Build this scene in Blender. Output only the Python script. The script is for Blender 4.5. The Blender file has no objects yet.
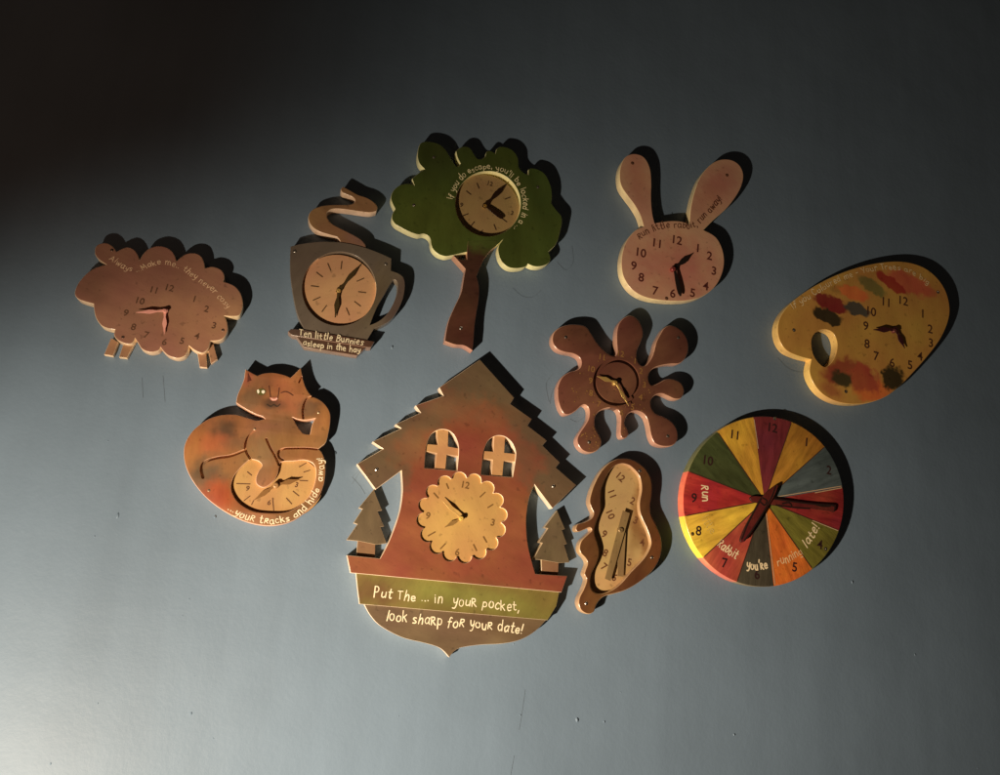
import bpy, bmesh, math, random
from mathutils import Vector, Matrix
random.seed(7)
C = bpy.context
SC = C.scene
COL = SC.collection
rad = math.radians

# ---------------------------------------------------------------- camera
FPX = 770.0                      # focal length in photo pixels (photo is 1000 x 775)
DIST = 1.23
PAN, TILT, ROLL = rad(14), rad(15), rad(4.2)
TARGET = Vector((0, 0, 1.5))
FWD = Vector((math.sin(PAN)*math.cos(TILT), math.cos(PAN)*math.cos(TILT), math.sin(TILT)))
r0 = FWD.cross(Vector((0, 0, 1))).normalized()
u0 = r0.cross(FWD).normalized()
RGT = (math.cos(ROLL)*r0 + math.sin(ROLL)*u0).normalized()
UPV = (-math.sin(ROLL)*r0 + math.cos(ROLL)*u0).normalized()
CAM = TARGET - FWD*DIST
cd = bpy.data.cameras.new("camera")
cam = bpy.data.objects.new("camera", cd)
COL.objects.link(cam)
cam.matrix_world = Matrix(((RGT.x, UPV.x, -FWD.x, CAM.x), (RGT.y, UPV.y, -FWD.y, CAM.y),
                           (RGT.z, UPV.z, -FWD.z, CAM.z), (0, 0, 0, 1)))
cd.sensor_width = 36.0
cd.lens = 36.0*FPX/1000.0
cd.clip_start = 0.02
cd.clip_end = 100
SC.camera = cam

def wall_pt(px, py, h=0.0):
    """point at height h off the wall that the photo shows at (px, py)"""
    d = FWD*FPX + RGT*(px-500) - UPV*(py-387.5)
    t = (-h - CAM.y)/d.y
    return CAM + d*t

# ---------------------------------------------------------------- light
w = bpy.data.worlds.new("World")
SC.world = w
w.use_nodes = True
bgn = w.node_tree.nodes["Background"]
bgn.inputs[0].default_value = (1.0, 0.70, 0.50, 1)
bgn.inputs[1].default_value = 0.018

LAMP_PX = (-230, 1015)           # one lamp down to the left, outside the picture
LAMP_H = 0.70
lp = wall_pt(*LAMP_PX)
LAMP_POS = Vector((lp.x, -LAMP_H, lp.z))
KW = 222.0
for aim_px, half, blend, e in (((60, 936), 53.9, .523, .316), ((1765, 154), 57.8, 1.0, .36)):
    ld = bpy.data.lights.new("lamp", 'SPOT')
    lamp = bpy.data.objects.new("lamp", ld)
    COL.objects.link(lamp)
    lamp.location = LAMP_POS
    lamp.rotation_euler = (wall_pt(*aim_px) - LAMP_POS).to_track_quat('-Z', 'Y').to_euler()
    ld.energy = KW*e
    ld.color = (1.0, 0.81, 0.60)
    ld.spot_size = rad(2*half)
    ld.spot_blend = blend
    ld.shadow_soft_size = 0.014

# a faint brownish glow on the upper left of the wall, from an unseen fill light added for it
fd = bpy.data.lights.new("glow_fill", 'SPOT')
fl_ = bpy.data.objects.new("glow_fill", fd)
COL.objects.link(fl_)
fp = wall_pt(-150, 60)
fl_.location = (fp.x, -1.1, fp.z)
fl_.rotation_euler = (wall_pt(60, 60) - fl_.location).to_track_quat('-Z', 'Y').to_euler()
fd.energy = 2.2; fd.color = (1.0, .52, .30); fd.spot_size = rad(50); fd.spot_blend = 1.0; fd.shadow_soft_size = .1

SC.view_settings.view_transform = 'Standard'
SC.view_settings.look = 'None'
SC.view_settings.exposure = 0.0
SC.view_settings.gamma = 1.0
SC.view_settings.use_curve_mapping = False

# ---------------------------------------------------------------- materials
def new_mat(name):
    m = bpy.data.materials.new(name)
    m.use_nodes = True
    nt = m.node_tree
    return m, nt, nt.nodes["Principled BSDF"]

def rgba(c): return (c[0], c[1], c[2], 1)

def hash_angle(t): return sum((i+3)*ord(c) for i, c in enumerate(t))

def paint(name, base, var=0.18, rough=0.5, bump=0.12, blobs=(), streak=None, nscale=38, spec=0.4, coat=0.0, speck=0.0):
    """hand painted board: mottled base, soft painted patches (blobs) in the board's own coordinates"""
    m, nt, b = new_mat(name)
    N, L = nt.nodes.new, nt.links.new
    tc = N("ShaderNodeTexCoord")
    vec = tc.outputs["Object"]
    mp = N("ShaderNodeMapping")
    L(vec, mp.inputs[0])
    mp.vector_type = 'TEXTURE'
    if streak is None:
        mp.inputs["Rotation"].default_value = (0, rad((hash_angle(name)) % 180), 0)
        mp.inputs["Scale"].default_value = (2.4, 1, .8)
    else:                                        # brush strokes along an angle
        mp.inputs["Rotation"].default_value = (0, streak, 0)
        mp.inputs["Scale"].default_value = (3.2, 1, .55)
    n1 = N("ShaderNodeTexNoise"); n1.inputs["Scale"].default_value = nscale
    n1.inputs["Detail"].default_value = 7; n1.inputs["Roughness"].default_value = .62
    L(mp.outputs[0], n1.inputs["Vector"])
    ramp = N("ShaderNodeMapRange")
    ramp.inputs["From Min"].default_value = .3; ramp.inputs["From Max"].default_value = .7
    ramp.inputs["To Min"].default_value = 1-var; ramp.inputs["To Max"].default_value = 1+var
    L(n1.outputs["Fac"], ramp.inputs["Value"])
    col = None
    rgb = N("ShaderNodeRGB"); rgb.outputs[0].default_value = rgba(base)
    col = rgb.outputs[0]
    if blobs:
        nd = N("ShaderNodeTexNoise"); nd.inputs["Scale"].default_value = 60; nd.inputs["Detail"].default_value = 4
        L(vec, nd.inputs["Vector"])
        sub = N("ShaderNodeVectorMath"); sub.operation = 'SUBTRACT'; sub.inputs[1].default_value = (.5, .5, .5)
        L(nd.outputs["Color"], sub.inputs[0])
        for (cx, cz, rx, rz, rot, c, soft, amt) in blobs:
            sc_ = N("ShaderNodeVectorMath"); sc_.operation = 'SCALE'
            sc_.inputs["Scale"].default_value = min(rx, rz)*1.7
            L(sub.outputs[0], sc_.inputs[0])
            ad = N("ShaderNodeVectorMath"); ad.operation = 'ADD'
            L(vec, ad.inputs[0]); L(sc_.outputs[0], ad.inputs[1])
            mm = N("ShaderNodeMapping"); mm.vector_type = 'TEXTURE'
            mm.inputs["Location"].default_value = (cx, 0, cz)
            mm.inputs["Rotation"].default_value = (0, rot, 0)
            mm.inputs["Scale"].default_value = (rx, 10, rz)
            L(ad.outputs[0], mm.inputs[0])
            ln = N("ShaderNodeVectorMath"); ln.operation = 'LENGTH'
            L(mm.outputs[0], ln.inputs[0])
            mr = N("ShaderNodeMapRange"); mr.interpolation_type = 'SMOOTHSTEP'
            mr.inputs["From Min"].default_value = 1+soft; mr.inputs["From Max"].default_value = max(0, 1-soft)
            mr.inputs["To Max"].default_value = amt
            L(ln.outputs["Value"], mr.inputs["Value"])
            mx = N("ShaderNodeMixRGB"); mx.inputs[2].default_value = rgba(c)
            L(mr.outputs[0], mx.inputs[0]); L(col, mx.inputs[1])
            col = mx.outputs[0]
    big = N("ShaderNodeTexNoise"); big.inputs["Scale"].default_value = 14; big.inputs["Detail"].default_value = 5
    L(vec, big.inputs["Vector"])
    hv = N("ShaderNodeMapRange"); hv.inputs["From Min"].default_value = .3; hv.inputs["From Max"].default_value = .7
    hv.inputs["To Min"].default_value = .488; hv.inputs["To Max"].default_value = .512
    L(big.outputs["Fac"], hv.inputs["Value"])
    hs = N("ShaderNodeHueSaturation"); L(hv.outputs[0], hs.inputs["Hue"]); L(col, hs.inputs["Color"])
    bv = N("ShaderNodeMapRange"); bv.inputs["From Min"].default_value = .25; bv.inputs["From Max"].default_value = .75
    bv.inputs["To Min"].default_value = 1-var*.7; bv.inputs["To Max"].default_value = 1+var*.7
    L(big.outputs["Fac"], bv.inputs["Value"])
    dg_ = N("ShaderNodeTexNoise"); dg_.inputs["Scale"].default_value = 120; dg_.inputs["Detail"].default_value = 2
    L(vec, dg_.inputs["Vector"])
    dr = N("ShaderNodeMapRange"); dr.inputs["From Min"].default_value = .64; dr.inputs["From Max"].default_value = .72
    dr.inputs["To Min"].default_value = 1; dr.inputs["To Max"].default_value = .72          # small dings and specks
    L(dg_.outputs["Fac"], dr.inputs["Value"])
    m1 = N("ShaderNodeMath"); m1.operation = 'MULTIPLY'; L(ramp.outputs[0], m1.inputs[0]); L(bv.outputs[0], m1.inputs[1])
    m2 = N("ShaderNodeMath"); m2.operation = 'MULTIPLY'; L(m1.outputs[0], m2.inputs[0]); L(dr.outputs[0], m2.inputs[1])
    ml = N("ShaderNodeVectorMath"); ml.operation = 'SCALE'
    L(hs.outputs[0], ml.inputs[0]); L(m2.outputs[0], ml.inputs["Scale"])
    L(ml.outputs[0], b.inputs["Base Color"])
    n2 = N("ShaderNodeTexNoise"); n2.inputs["Scale"].default_value = 330; n2.inputs["Detail"].default_value = 4
    L(mp.outputs[0], n2.inputs["Vector"])
    rr = N("ShaderNodeMapRange"); rr.inputs["To Min"].default_value = rough-.1; rr.inputs["To Max"].default_value = rough+.12
    L(n1.outputs["Fac"], rr.inputs["Value"]); L(rr.outputs[0], b.inputs["Roughness"])
    bp = N("ShaderNodeBump"); bp.inputs["Strength"].default_value = bump*1.6; bp.inputs["Distance"].default_value = .0007
    L(n2.outputs["Fac"], bp.inputs["Height"]); L(bp.outputs[0], b.inputs["Normal"])
    b.inputs["Specular IOR Level"].default_value = spec
    b.inputs["Coat Weight"].default_value = coat
    b.inputs["Coat Roughness"].default_value = .25
    return m

def plain(name, c, rough=.45, metal=0.0, spec=.5):
    m, nt, b = new_mat(name)
    N, L = nt.nodes.new, nt.links.new
    tc = N("ShaderNodeTexCoord")
    n1 = N("ShaderNodeTexNoise"); n1.inputs["Scale"].default_value = 300
    L(tc.outputs["Object"], n1.inputs["Vector"])
    mr = N("ShaderNodeMapRange"); mr.inputs["To Min"].default_value = .8; mr.inputs["To Max"].default_value = 1.2
    L(n1.outputs["Fac"], mr.inputs["Value"])
    ml = N("ShaderNodeVectorMath"); ml.operation = 'SCALE'; ml.inputs[0].default_value = c
    L(mr.outputs[0], ml.inputs["Scale"]); L(ml.outputs[0], b.inputs["Base Color"])
    b.inputs["Roughness"].default_value = rough
    b.inputs["Metallic"].default_value = metal
    b.inputs["Specular IOR Level"].default_value = spec
    return m

def wall_material():
    m, nt, b = new_mat("wall_paint")
    N, L = nt.nodes.new, nt.links.new
    tc = N("ShaderNodeTexCoord")
    n1 = N("ShaderNodeTexNoise"); n1.inputs["Scale"].default_value = 5; n1.inputs["Detail"].default_value = 8
    L(tc.outputs["Object"], n1.inputs["Vector"])
    mr = N("ShaderNodeMapRange"); mr.inputs["From Min"].default_value = .3; mr.inputs["From Max"].default_value = .7
    mr.inputs["To Min"].default_value = .93; mr.inputs["To Max"].default_value = 1.07
    L(n1.outputs["Fac"], mr.inputs["Value"])
    # faint vertical roller / scuff streaks
    mp = N("ShaderNodeMapping"); mp.inputs["Scale"].default_value = (26, 1, 2.2)
    L(tc.outputs["Object"], mp.inputs[0])
    n3 = N("ShaderNodeTexNoise"); n3.inputs["Scale"].default_value = 1.0; n3.inputs["Detail"].default_value = 5
    L(mp.outputs[0], n3.inputs["Vector"])
    mr3 = N("ShaderNodeMapRange"); mr3.inputs["From Min"].default_value = .3; mr3.inputs["From Max"].default_value = .7
    mr3.inputs["To Min"].default_value = .965; mr3.inputs["To Max"].default_value = 1.035
    L(n3.outputs["Fac"], mr3.inputs["Value"])
    mu = N("ShaderNodeMath"); mu.operation = 'MULTIPLY'
    L(mr.outputs[0], mu.inputs[0]); L(mr3.outputs[0], mu.inputs[1])
    ml = N("ShaderNodeVectorMath"); ml.operation = 'SCALE'; ml.inputs[0].default_value = WALL_RGB
    L(mu.outputs[0], ml.inputs["Scale"]); L(ml.outputs[0], b.inputs["Base Color"])
    n2 = N("ShaderNodeTexNoise"); n2.inputs["Scale"].default_value = 150; n2.inputs["Detail"].default_value = 6; n2.inputs["Roughness"].default_value = .6
    L(tc.outputs["Object"], n2.inputs["Vector"])
    bp = N("ShaderNodeBump"); bp.inputs["Strength"].default_value = .24; bp.inputs["Distance"].default_value = .0012
    L(n2.outputs["Fac"], bp.inputs["Height"])
    bp2 = N("ShaderNodeBump"); bp2.inputs["Strength"].default_value = .16; bp2.inputs["Distance"].default_value = .01
    n4 = N("ShaderNodeTexNoise"); n4.inputs["Scale"].default_value = 9; n4.inputs["Detail"].default_value = 3
    L(tc.outputs["Object"], n4.inputs["Vector"]); L(n4.outputs["Fac"], bp2.inputs["Height"])
    L(bp2.outputs[0], bp.inputs["Normal"]); L(bp.outputs[0], b.inputs["Normal"])
    b.inputs["Roughness"].default_value = .51
    b.inputs["Specular IOR Level"].default_value = .31
    return m
WALL_RGB = (.152, .213, .287)

# ---------------------------------------------------------------- geometry helpers
class Frame:
    """a clock's own frame: x along the wall, z up, heights towards the room"""
    def __init__(self, px, py):
        self.o = wall_pt(px, py)
        self.k = (wall_pt(px+5, py)-wall_pt(px-5, py)).length/10    # metres per photo pixel
    def at(self, p, h=0.0):
        q = wall_pt(p[0], p[1], h)
        return (q.x-self.o.x, q.z-self.o.z)

def Z(x0, y0, s):
    return lambda pts: [(x0+p[0]/s, y0+p[1]/s) + tuple(p[2:]) for p in pts]

def cat_rom(p, closed, n=6):
    out = []
    m = len(p)
    segs = m if closed else m-1
    for i in range(segs):
        if closed: a, b, c, d = p[i-1], p[i], p[(i+1) % m], p[(i+2) % m]
        else: a, b, c, d = p[max(i-1, 0)], p[i], p[i+1], p[min(i+2, m-1)]
        for j in range(n):
            t = j/n
            out.append(tuple(.5*((2*b[k]) + (-a[k]+c[k])*t + (2*a[k]-5*b[k]+4*c[k]-d[k])*t*t
                       + (-a[k]+3*b[k]-3*c[k]+d[k])*t**3) for k in (0, 1)))
    if not closed: out.append(tuple(p[-1][:2]))
    return out

def smooth(pts, n=6):
    """closed outline; a point with a third value is a corner"""
    ci = [i for i, p in enumerate(pts) if len(p) > 2]
    if not ci: return cat_rom(pts, True, n)
    pts = pts[ci[0]:]+pts[:ci[0]]
    pts.append(pts[0])
    ci = [i for i, p in enumerate(pts) if len(p) > 2]
    out = []
    for a, b in zip(ci, ci[1:]):
        seg = [q[:2] for q in pts[a:b+1]]
        out += (cat_rom(seg, False, n)[:-1] if len(seg) > 2 else [seg[0]])
    return out

def inside(x, y, ol):
    r = False
    for (x1, y1), (x2, y2) in zip(ol, ol[1:]+ol[:1]):
        if (y1 > y) != (y2 > y) and x < (x2-x1)*(y-y1)/(y2-y1)+x1: r = not r
    return r

def circle(c, r, n=64):
    return [(c[0]+r*math.cos(2*math.pi*i/n), c[1]+r*math.sin(2*math.pi*i/n)) for i in range(n)]

def link(name, me, parent=None, mats=()):
    o = bpy.data.objects.new(name, me)
    COL.objects.link(o)
    if parent: o.parent = parent
    for m in mats: me.materials.append(m)
    return o

def to_wall(me):
    me.transform(Matrix(((1, 0, 0, 0), (0, 0, -1, 0), (0, 1, 0, 0), (0, 0, 0, 1))))

def prism_mesh(outlines, h0, h1, bevel=.0012):
    """outlines in local metres, first the rim and then the holes; solid from h0 to h1 off the wall"""
    cu = bpy.data.curves.new("tmp", 'CURVE')
    cu.dimensions = '2D'; cu.fill_mode = 'BOTH'
    bevel = min(bevel, (h1-h0)*.45)
    cu.extrude = max((h1-h0)/2-bevel, 1e-5); cu.bevel_depth = bevel; cu.bevel_resolution = 2; cu.offset = -bevel
    for ol in outlines:
        sp = cu.splines.new('POLY'); sp.points.add(len(ol)-1); sp.use_cyclic_u = True
        for q, p in zip(sp.points, ol): q.co = (p[0], p[1], 0, 1)
    ob = bpy.data.objects.new("tmp", cu); COL.objects.link(ob)
    dg = C.evaluated_depsgraph_get(); dg.update()
    me = bpy.data.meshes.new_from_object(ob.evaluated_get(dg), depsgraph=dg)
    bpy.data.objects.remove(ob); bpy.data.curves.remove(cu)
    me.materials.clear()
    me.transform(Matrix.Translation((0, 0, (h0+h1)/2)))
    to_wall(me)
    return me

def cut(me, cutters):
    ob = bpy.data.objects.new("tmp", me); COL.objects.link(ob)
    tmp = []
    for c in cutters:
        co = bpy.data.objects.new("tmp", c); COL.objects.link(co); tmp.append(co)
        md = ob.modifiers.new("b", 'BOOLEAN'); md.operation = 'DIFFERENCE'; md.solver = 'EXACT'; md.object = co
    dg = C.evaluated_depsgraph_get(); dg.update()
    out = bpy.data.meshes.new_from_object(ob.evaluated_get(dg), depsgraph=dg)
    for o in tmp+[ob]: bpy.data.objects.remove(o)
    return out

def finish(me, face, edge):  # edge is mostly a lighter tone that carries lamplight on the board's sides
    me.materials.clear()
    me.materials.append(face); me.materials.append(edge or face)
    for p in me.polygons:
        p.use_smooth = True
        p.material_index = 0 if abs(p.normal.y) > .8 else 1
    me.set_sharp_from_angle(angle=rad(32))

def brighten_opening(me, c, r, mat):
    """the sawn wall of a dial opening gets a pale tone that stands for lamplight"""
    me.materials.append(mat); k = len(me.materials)-1
    for p in me.polygons:
        if abs(p.normal.y) < .35 and math.hypot(p.center.x-c[0], p.center.z-c[1]) < r: p.material_index = k

def board(name, fr, parent, pts, h, face, edge=None, holes=(), h0=.0004, bevel=.0012, cutters=(), n=6, poly=False):
    sm = (lambda q: [p[:2] for p in q]) if poly else (lambda q: smooth(list(q), n))
    ols = [[fr.at(p, h) for p in sm(pts)]]
    for hp in holes: ols.append([fr.at(p, h) for p in (smooth(list(hp), n))])
    me = prism_mesh(ols, h0, h, bevel)
    if cutters: me = cut(me, cutters)
    finish(me, face, edge)
    me.name = name
    return link(name, me, parent)

def buffer(line, wd, cap=5):
    """outline of a line of width wd, round ends"""
    L_, R_ = [], []
    n = len(line)
    for i, p in enumerate(line):
        a, b = line[max(i-1, 0)], line[min(i+1, n-1)]
        dx, dy = b[0]-a[0], b[1]-a[1]
        l = math.hypot(dx, dy) or 1
        nx, ny = -dy/l*wd/2, dx/l*wd/2
        L_.append((p[0]+nx, p[1]+ny)); R_.append((p[0]-nx, p[1]-ny))
    def arc(c, frm):
        a0 = math.atan2(frm[1]-c[1], frm[0]-c[0])
        return [(c[0]+wd/2*math.cos(a0-math.pi*k/cap), c[1]+wd/2*math.sin(a0-math.pi*k/cap)) for k in range(1, cap)]
    return L_ + arc(line[-1], L_[-1]) + R_[::-1] + arc(line[0], R_[0])

def groove(fr, pts, h, wd_px, depth):
    line = [fr.at(p, h) for p in cat_rom(pts, False, 5)]
    return prism_mesh([buffer(line, wd_px*fr.k)], h-depth, h+.01, 1e-5)

def ribbon_bm(bm, line, wd, h):
    """flat stroke of paint with round ends"""
    if len(line) == 1:
        ol = circle(line[0], wd*.62, 8)
        bm.faces.new([bm.verts.new((p[0], -h, p[1])) for p in ol]); return
    n = len(line)
    Ls, Rs = [], []
    for i, p in enumerate(line):
        a, b = line[max(i-1, 0)], line[min(i+1, n-1)]
        dx, dy = b[0]-a[0], b[1]-a[1]; l = math.hypot(dx, dy) or 1
        nx, ny = -dy/l*wd/2, dx/l*wd/2
        Ls.append(bm.verts.new((p[0]+nx, -h, p[1]+ny))); Rs.append(bm.verts.new((p[0]-nx, -h, p[1]-ny)))
    for i in range(n-1): bm.faces.new((Ls[i], Rs[i], Rs[i+1], Ls[i+1]))
    for e, sgn in ((0, -1), (n-1, 1)):
        a, b = (line[1], line[0]) if e == 0 else (line[-2], line[-1])
        th = math.atan2(b[1]-a[1], b[0]-a[0])
        c = line[e]
        s = Rs[e] if sgn > 0 else Ls[e]
        t = Ls[e] if sgn > 0 else Rs[e]
        mid = [bm.verts.new((c[0]+wd/2*math.cos(th-math.pi/2+math.pi*k/4), -h, c[1]+wd/2*math.sin(th-math.pi/2+math.pi*k/4))) for k in (1, 2, 3)]
        bm.faces.new([s]+mid+[t])

def bm_obj(name, bm, mat, parent):
    bmesh.ops.recalc_face_normals(bm, faces=bm.faces)
    for f in bm.faces:
        if f.normal.y > .5 : f.normal_flip()
    me = bpy.data.meshes.new(name); bm.to_mesh(me); bm.free()
    return link(name, me, parent, [mat])

# ---------------------------------------------------------------- handwriting
G = {
 'a': (.5, [[(.42,.5),(.25,.6),(.06,.45),(.04,.18),(.18,0),(.36,.1),(.43,.3)], [(.45,.6),(.43,.2),(.5,0)]]),
 'b': (.48, [[(.06,1),(.05,.02)], [(.06,.4),(.22,.6),(.42,.45),(.42,.16),(.22,0),(.06,.12)]]),
 'c': (.44, [[(.42,.5),(.24,.6),(.06,.42),(.06,.16),(.22,0),(.42,.08)]]),
 'd': (.5, [[(.42,.45),(.22,.58),(.05,.4),(.06,.12),(.22,0),(.42,.16)], [(.45,1),(.44,0)]]),
 'e': (.46, [[(.07,.30),(.41,.35)], [(.41,.35),(.37,.54),(.22,.6),(.07,.46),(.06,.2),(.2,.02),(.42,.1)]]),
 'f': (.4, [[(.4,.95),(.26,1),(.18,.8),(.16,.3),(.1,-.1)], [(.02,.55),(.34,.58)]]),
 'g': (.48, [[(.42,.5),(.22,.6),(.06,.4),(.1,.14),(.26,.06),(.42,.2)], [(.43,.6),(.42,-.1),(.26,-.32),(.05,-.24)]]),
 'h': (.48, [[(.06,1),(.05,0)], [(.06,.35),(.2,.58),(.36,.55),(.42,.3),(.43,0)]]),
 'i': (.14, [[(.07,.6),(.07,0)], [(.08,.84)]]),
 'k': (.46, [[(.06,1),(.05,0)], [(.42,.66),(.08,.34)], [(.16,.42),(.44,0)]]),
 'l': (.14, [[(.07,1),(.07,0)]]),
 'm': (.74, [[(.05,.6),(.05,0)], [(.06,.4),(.2,.6),(.34,.5),(.36,0)], [(.36,.4),(.5,.6),(.65,.5),(.68,0)]]),
 'n': (.48, [[(.06,.6),(.05,0)], [(.06,.38),(.22,.6),(.38,.52),(.43,0)]]),
 'o': (.5, [[(.25,.6),(.06,.45),(.06,.14),(.25,0),(.44,.14),(.44,.45),(.25,.6)]]),
 'p': (.48, [[(.06,.6),(.05,-.36)], [(.06,.42),(.22,.6),(.42,.44),(.4,.16),(.22,.04),(.06,.16)]]),
 'r': (.38, [[(.06,.6),(.05,0)], [(.06,.36),(.18,.56),(.36,.56)]]),
 's': (.42, [[(.4,.54),(.22,.6),(.07,.46),(.2,.32),(.36,.2),(.3,.03),(.05,.04)]]),
 't': (.38, [[(.17,.92),(.16,.15),(.28,0),(.36,.06)], [(.02,.58),(.36,.6)]]),
 'u': (.48, [[(.05,.6),(.07,.14),(.22,0),(.4,.14)], [(.43,.6),(.43,0)]]),
 'v': (.44, [[(.04,.6),(.22,0)], [(.22,0),(.42,.6)]]),
 'w': (.66, [[(.04,.6),(.17,.02)], [(.17,.02),(.33,.5)], [(.33,.5),(.47,.02)], [(.47,.02),(.63,.6)]]),
 'y': (.46, [[(.05,.6),(.1,.26),(.24,.16),(.4,.3)], [(.43,.6),(.4,.0),(.28,-.3),(.08,-.3)]]),
 'x': (.44, [[(.05,.6),(.4,0)], [(.4,.6),(.05,0)]]),
 'A': (.6, [[(.02,0),(.3,1)], [(.3,1),(.58,0)], [(.12,.35),(.48,.35)]]),
 'B': (.56, [[(.06,1),(.05,0)], [(.06,1),(.36,.95),(.42,.72),(.1,.54)], [(.1,.54),(.46,.44),(.48,.12),(.06,0)]]),
 'C': (.56, [[(.52,.85),(.3,1),(.08,.7),(.08,.3),(.3,0),(.52,.14)]]),
 'I': (.14, [[(.07,1),(.07,0)]]),
 'K': (.56, [[(.06,.8),(.05,0)], [(.5,.78),(.08,.36)], [(.18,.46),(.52,0)]]),
 'M': (.74, [[(.04,0),(.1,1)], [(.1,1),(.36,.3)], [(.36,.3),(.62,1)], [(.62,1),(.7,0)]]),
 'P': (.52, [[(.08,1),(.06,0)], [(.08,.98),(.36,.98),(.46,.74),(.34,.52),(.08,.46)]]),
 'R': (.5, [[(.06,.72),(.05,0)], [(.06,.72),(.34,.72),(.38,.5),(.1,.36)], [(.14,.36),(.46,0)]]),
 'T': (.5, [[(.25,.85),(.25,0)], [(.02,.85),(.5,.88)]]),
 'Y': (.5, [[(.02,1),(.26,.5)], [(.5,1),(.22,0)]]),
 '.': (.14, [[(.07,.05)]]),
 ',': (.14, [[(.09,.08),(.03,-.16)]]),
 "'": (.12, [[(.07,1),(.05,.74)]]),
 '!': (.16, [[(.12,1),(.07,.3)], [(.05,.03)]]),
 '-': (.4, [[(.04,.32),(.36,.32)]]),
}

def lettering(fr, parent, h, rows, mat, name="lettering"):
    """rows of (path in photo pixels, text, capital height px, stroke px)"""
    bm = bmesh.new()
    hh = h+.0003
    for (path, text, cap, wd) in rows:
        pl = [fr.at(p, h) for p in (cat_rom(path, False, 10) if len(path) > 2 else path)]
        cum = [0]
        for a, b in zip(pl, pl[1:]): cum.append(cum[-1]+math.hypot(b[0]-a[0], b[1]-a[1]))
        adv = sum((.42 if ch == ' ' else G[ch][0]+.16) for ch in text)-.16
        kx = cum[-1]/adv
        ky = cap*fr.k
        def place(s, y):
            s = max(min(s, cum[-1]*1.02), -cum[-1]*.02)
            i = 0
            while i < len(cum)-2 and cum[i+1] < s: i += 1
            a, b = pl[i], pl[i+1]
            l = cum[i+1]-cum[i] or 1e-6
            t = (s-cum[i])/l
            dx, dy = (b[0]-a[0])/l, (b[1]-a[1])/l
            return (a[0]+(b[0]-a[0])*t-dy*y, a[1]+(b[1]-a[1])*t+dx*y)
        x = 0
        for ch in text:
            if ch == ' ': x += .42; continue
            wdt, strokes = G[ch]
            sh, sy, oy = random.uniform(-.1, .14), random.uniform(.82, 1.12), random.uniform(-.09, .09)
            for st in strokes:
                q = [(x+p[0]+sh*p[1]+random.uniform(-.02, .02), p[1]*sy+oy+random.uniform(-.025, .025)) for p in st]
                if len(q) > 2: q = cat_rom(q, False, 4)
                elif len(q) == 2: q = [q[0], ((q[0][0]+q[1][0])/2, (q[0][1]+q[1][1])/2), q[1]]
                q = [place(p[0]*kx, p[1]*ky) for p in q]
                ribbon_bm(bm, q, wd*fr.k*random.uniform(.62, .92), hh)
                hh += .0000025
            x += wdt+.16
    return bm_obj(name, bm, mat, parent)

def numerals(fr, parent, h, items, size, mat, rot=0, bold=.00025, name="numeral"):
    """printed hour numbers: (text, px, py[, own rotation in degrees])"""
    for it in items:
        verts, faces = [], []
        t, px, py = it[:3]
        r = it[3] if len(it) > 3 else rot
        cu = bpy.data.curves.new("tmp", 'FONT')
        cu.body = t; cu.size = size*fr.k*1.38; cu.align_x = 'CENTER'; cu.align_y = 'CENTER'
        cu.offset = bold; cu.resolution_u = 4
        ob = bpy.data.objects.new("tmp", cu); COL.objects.link(ob)
        dg = C.evaluated_depsgraph_get(); dg.update()
        me = bpy.data.meshes.new_from_object(ob.evaluated_get(dg), depsgraph=dg)
        bpy.data.objects.remove(ob); bpy.data.curves.remove(cu)
        c = fr.at((px, py), h)
        if me.vertices:
            xs = [v.co.x for v in me.vertices]; ys = [v.co.y for v in me.vertices]
            mx, my = (min(xs)+max(xs))/2, (min(ys)+max(ys))/2
            a = rad(-r)
            b0 = len(verts)
            for v in me.vertices:
                x, y = v.co.x-mx, v.co.y-my
                verts.append((c[0]+x*math.cos(a)-y*math.sin(a), -(h+.0003), c[1]+x*math.sin(a)+y*math.cos(a)))
            for p in me.polygons: faces.append([b0+i for i in p.vertices])
        bpy.data.meshes.remove(me)
        me = bpy.data.meshes.new(name); me.from_pydata(verts, [], faces); me.update()
        link(name, me, parent, [mat])

def strokes(fr, parent, h, lines, wd, mat, name):
    hh = h+.00035
    for ln in lines:
        bm = bmesh.new()
        q = [fr.at(p, h) for p in (cat_rom(ln, False, 4) if len(ln) > 2 else ln)]
        ribbon_bm(bm, q, wd*fr.k, hh); hh += .000003
        bm_obj(name, bm, mat, parent)

def patch(fr, parent, h, polys, mat, name):
    hh = h+.0003
    for pl in polys:
        bm = bmesh.new()
        bm.faces.new([bm.verts.new((q[0], -hh, q[1])) for q in (fr.at(p, h) for p in smooth(pl, 4))]); hh += .000004
        bm_obj(name, bm, mat, parent)

def hand(name, fr, parent, h, pivot, tip, wd, mat, kind='spade', tail=.12):
    """clock hand as a thin plate at height h"""
    a, b = Vector(fr.at(pivot, h)), Vector(fr.at(tip, h))
    L = (b-a).length; d = (b-a)/L; nrm = Vector((-d.y, d.x)); W = wd*fr.k
    if kind == 'spade':
        prof = [(-.10, .35), (0, .62), (.10, .38), (.28, .26), (.42, .5), (.56, .62), (.70, .40), (.82, .22), (1, .06)]
    elif kind == 'baton':
        prof = [(-tail, .5), (0, .5), (1, .42)]
    elif kind == 'leaf':
        prof = [(-.08, .4), (0, .7), (.12, .35), (.45, .55), (.75, .6), (.9, .5), (1, .2)]
    left = [a+d*L*t+nrm*W*s for t, s in prof]
    right = [a+d*L*t-nrm*W*s for t, s in prof][::-1]
    ol = [(p.x, p.y) for p in left+right]
    me = prism_mesh([ol], h-.0009, h, .00025)
    finish(me, mat, mat)
    return link(name, me, parent)

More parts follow.
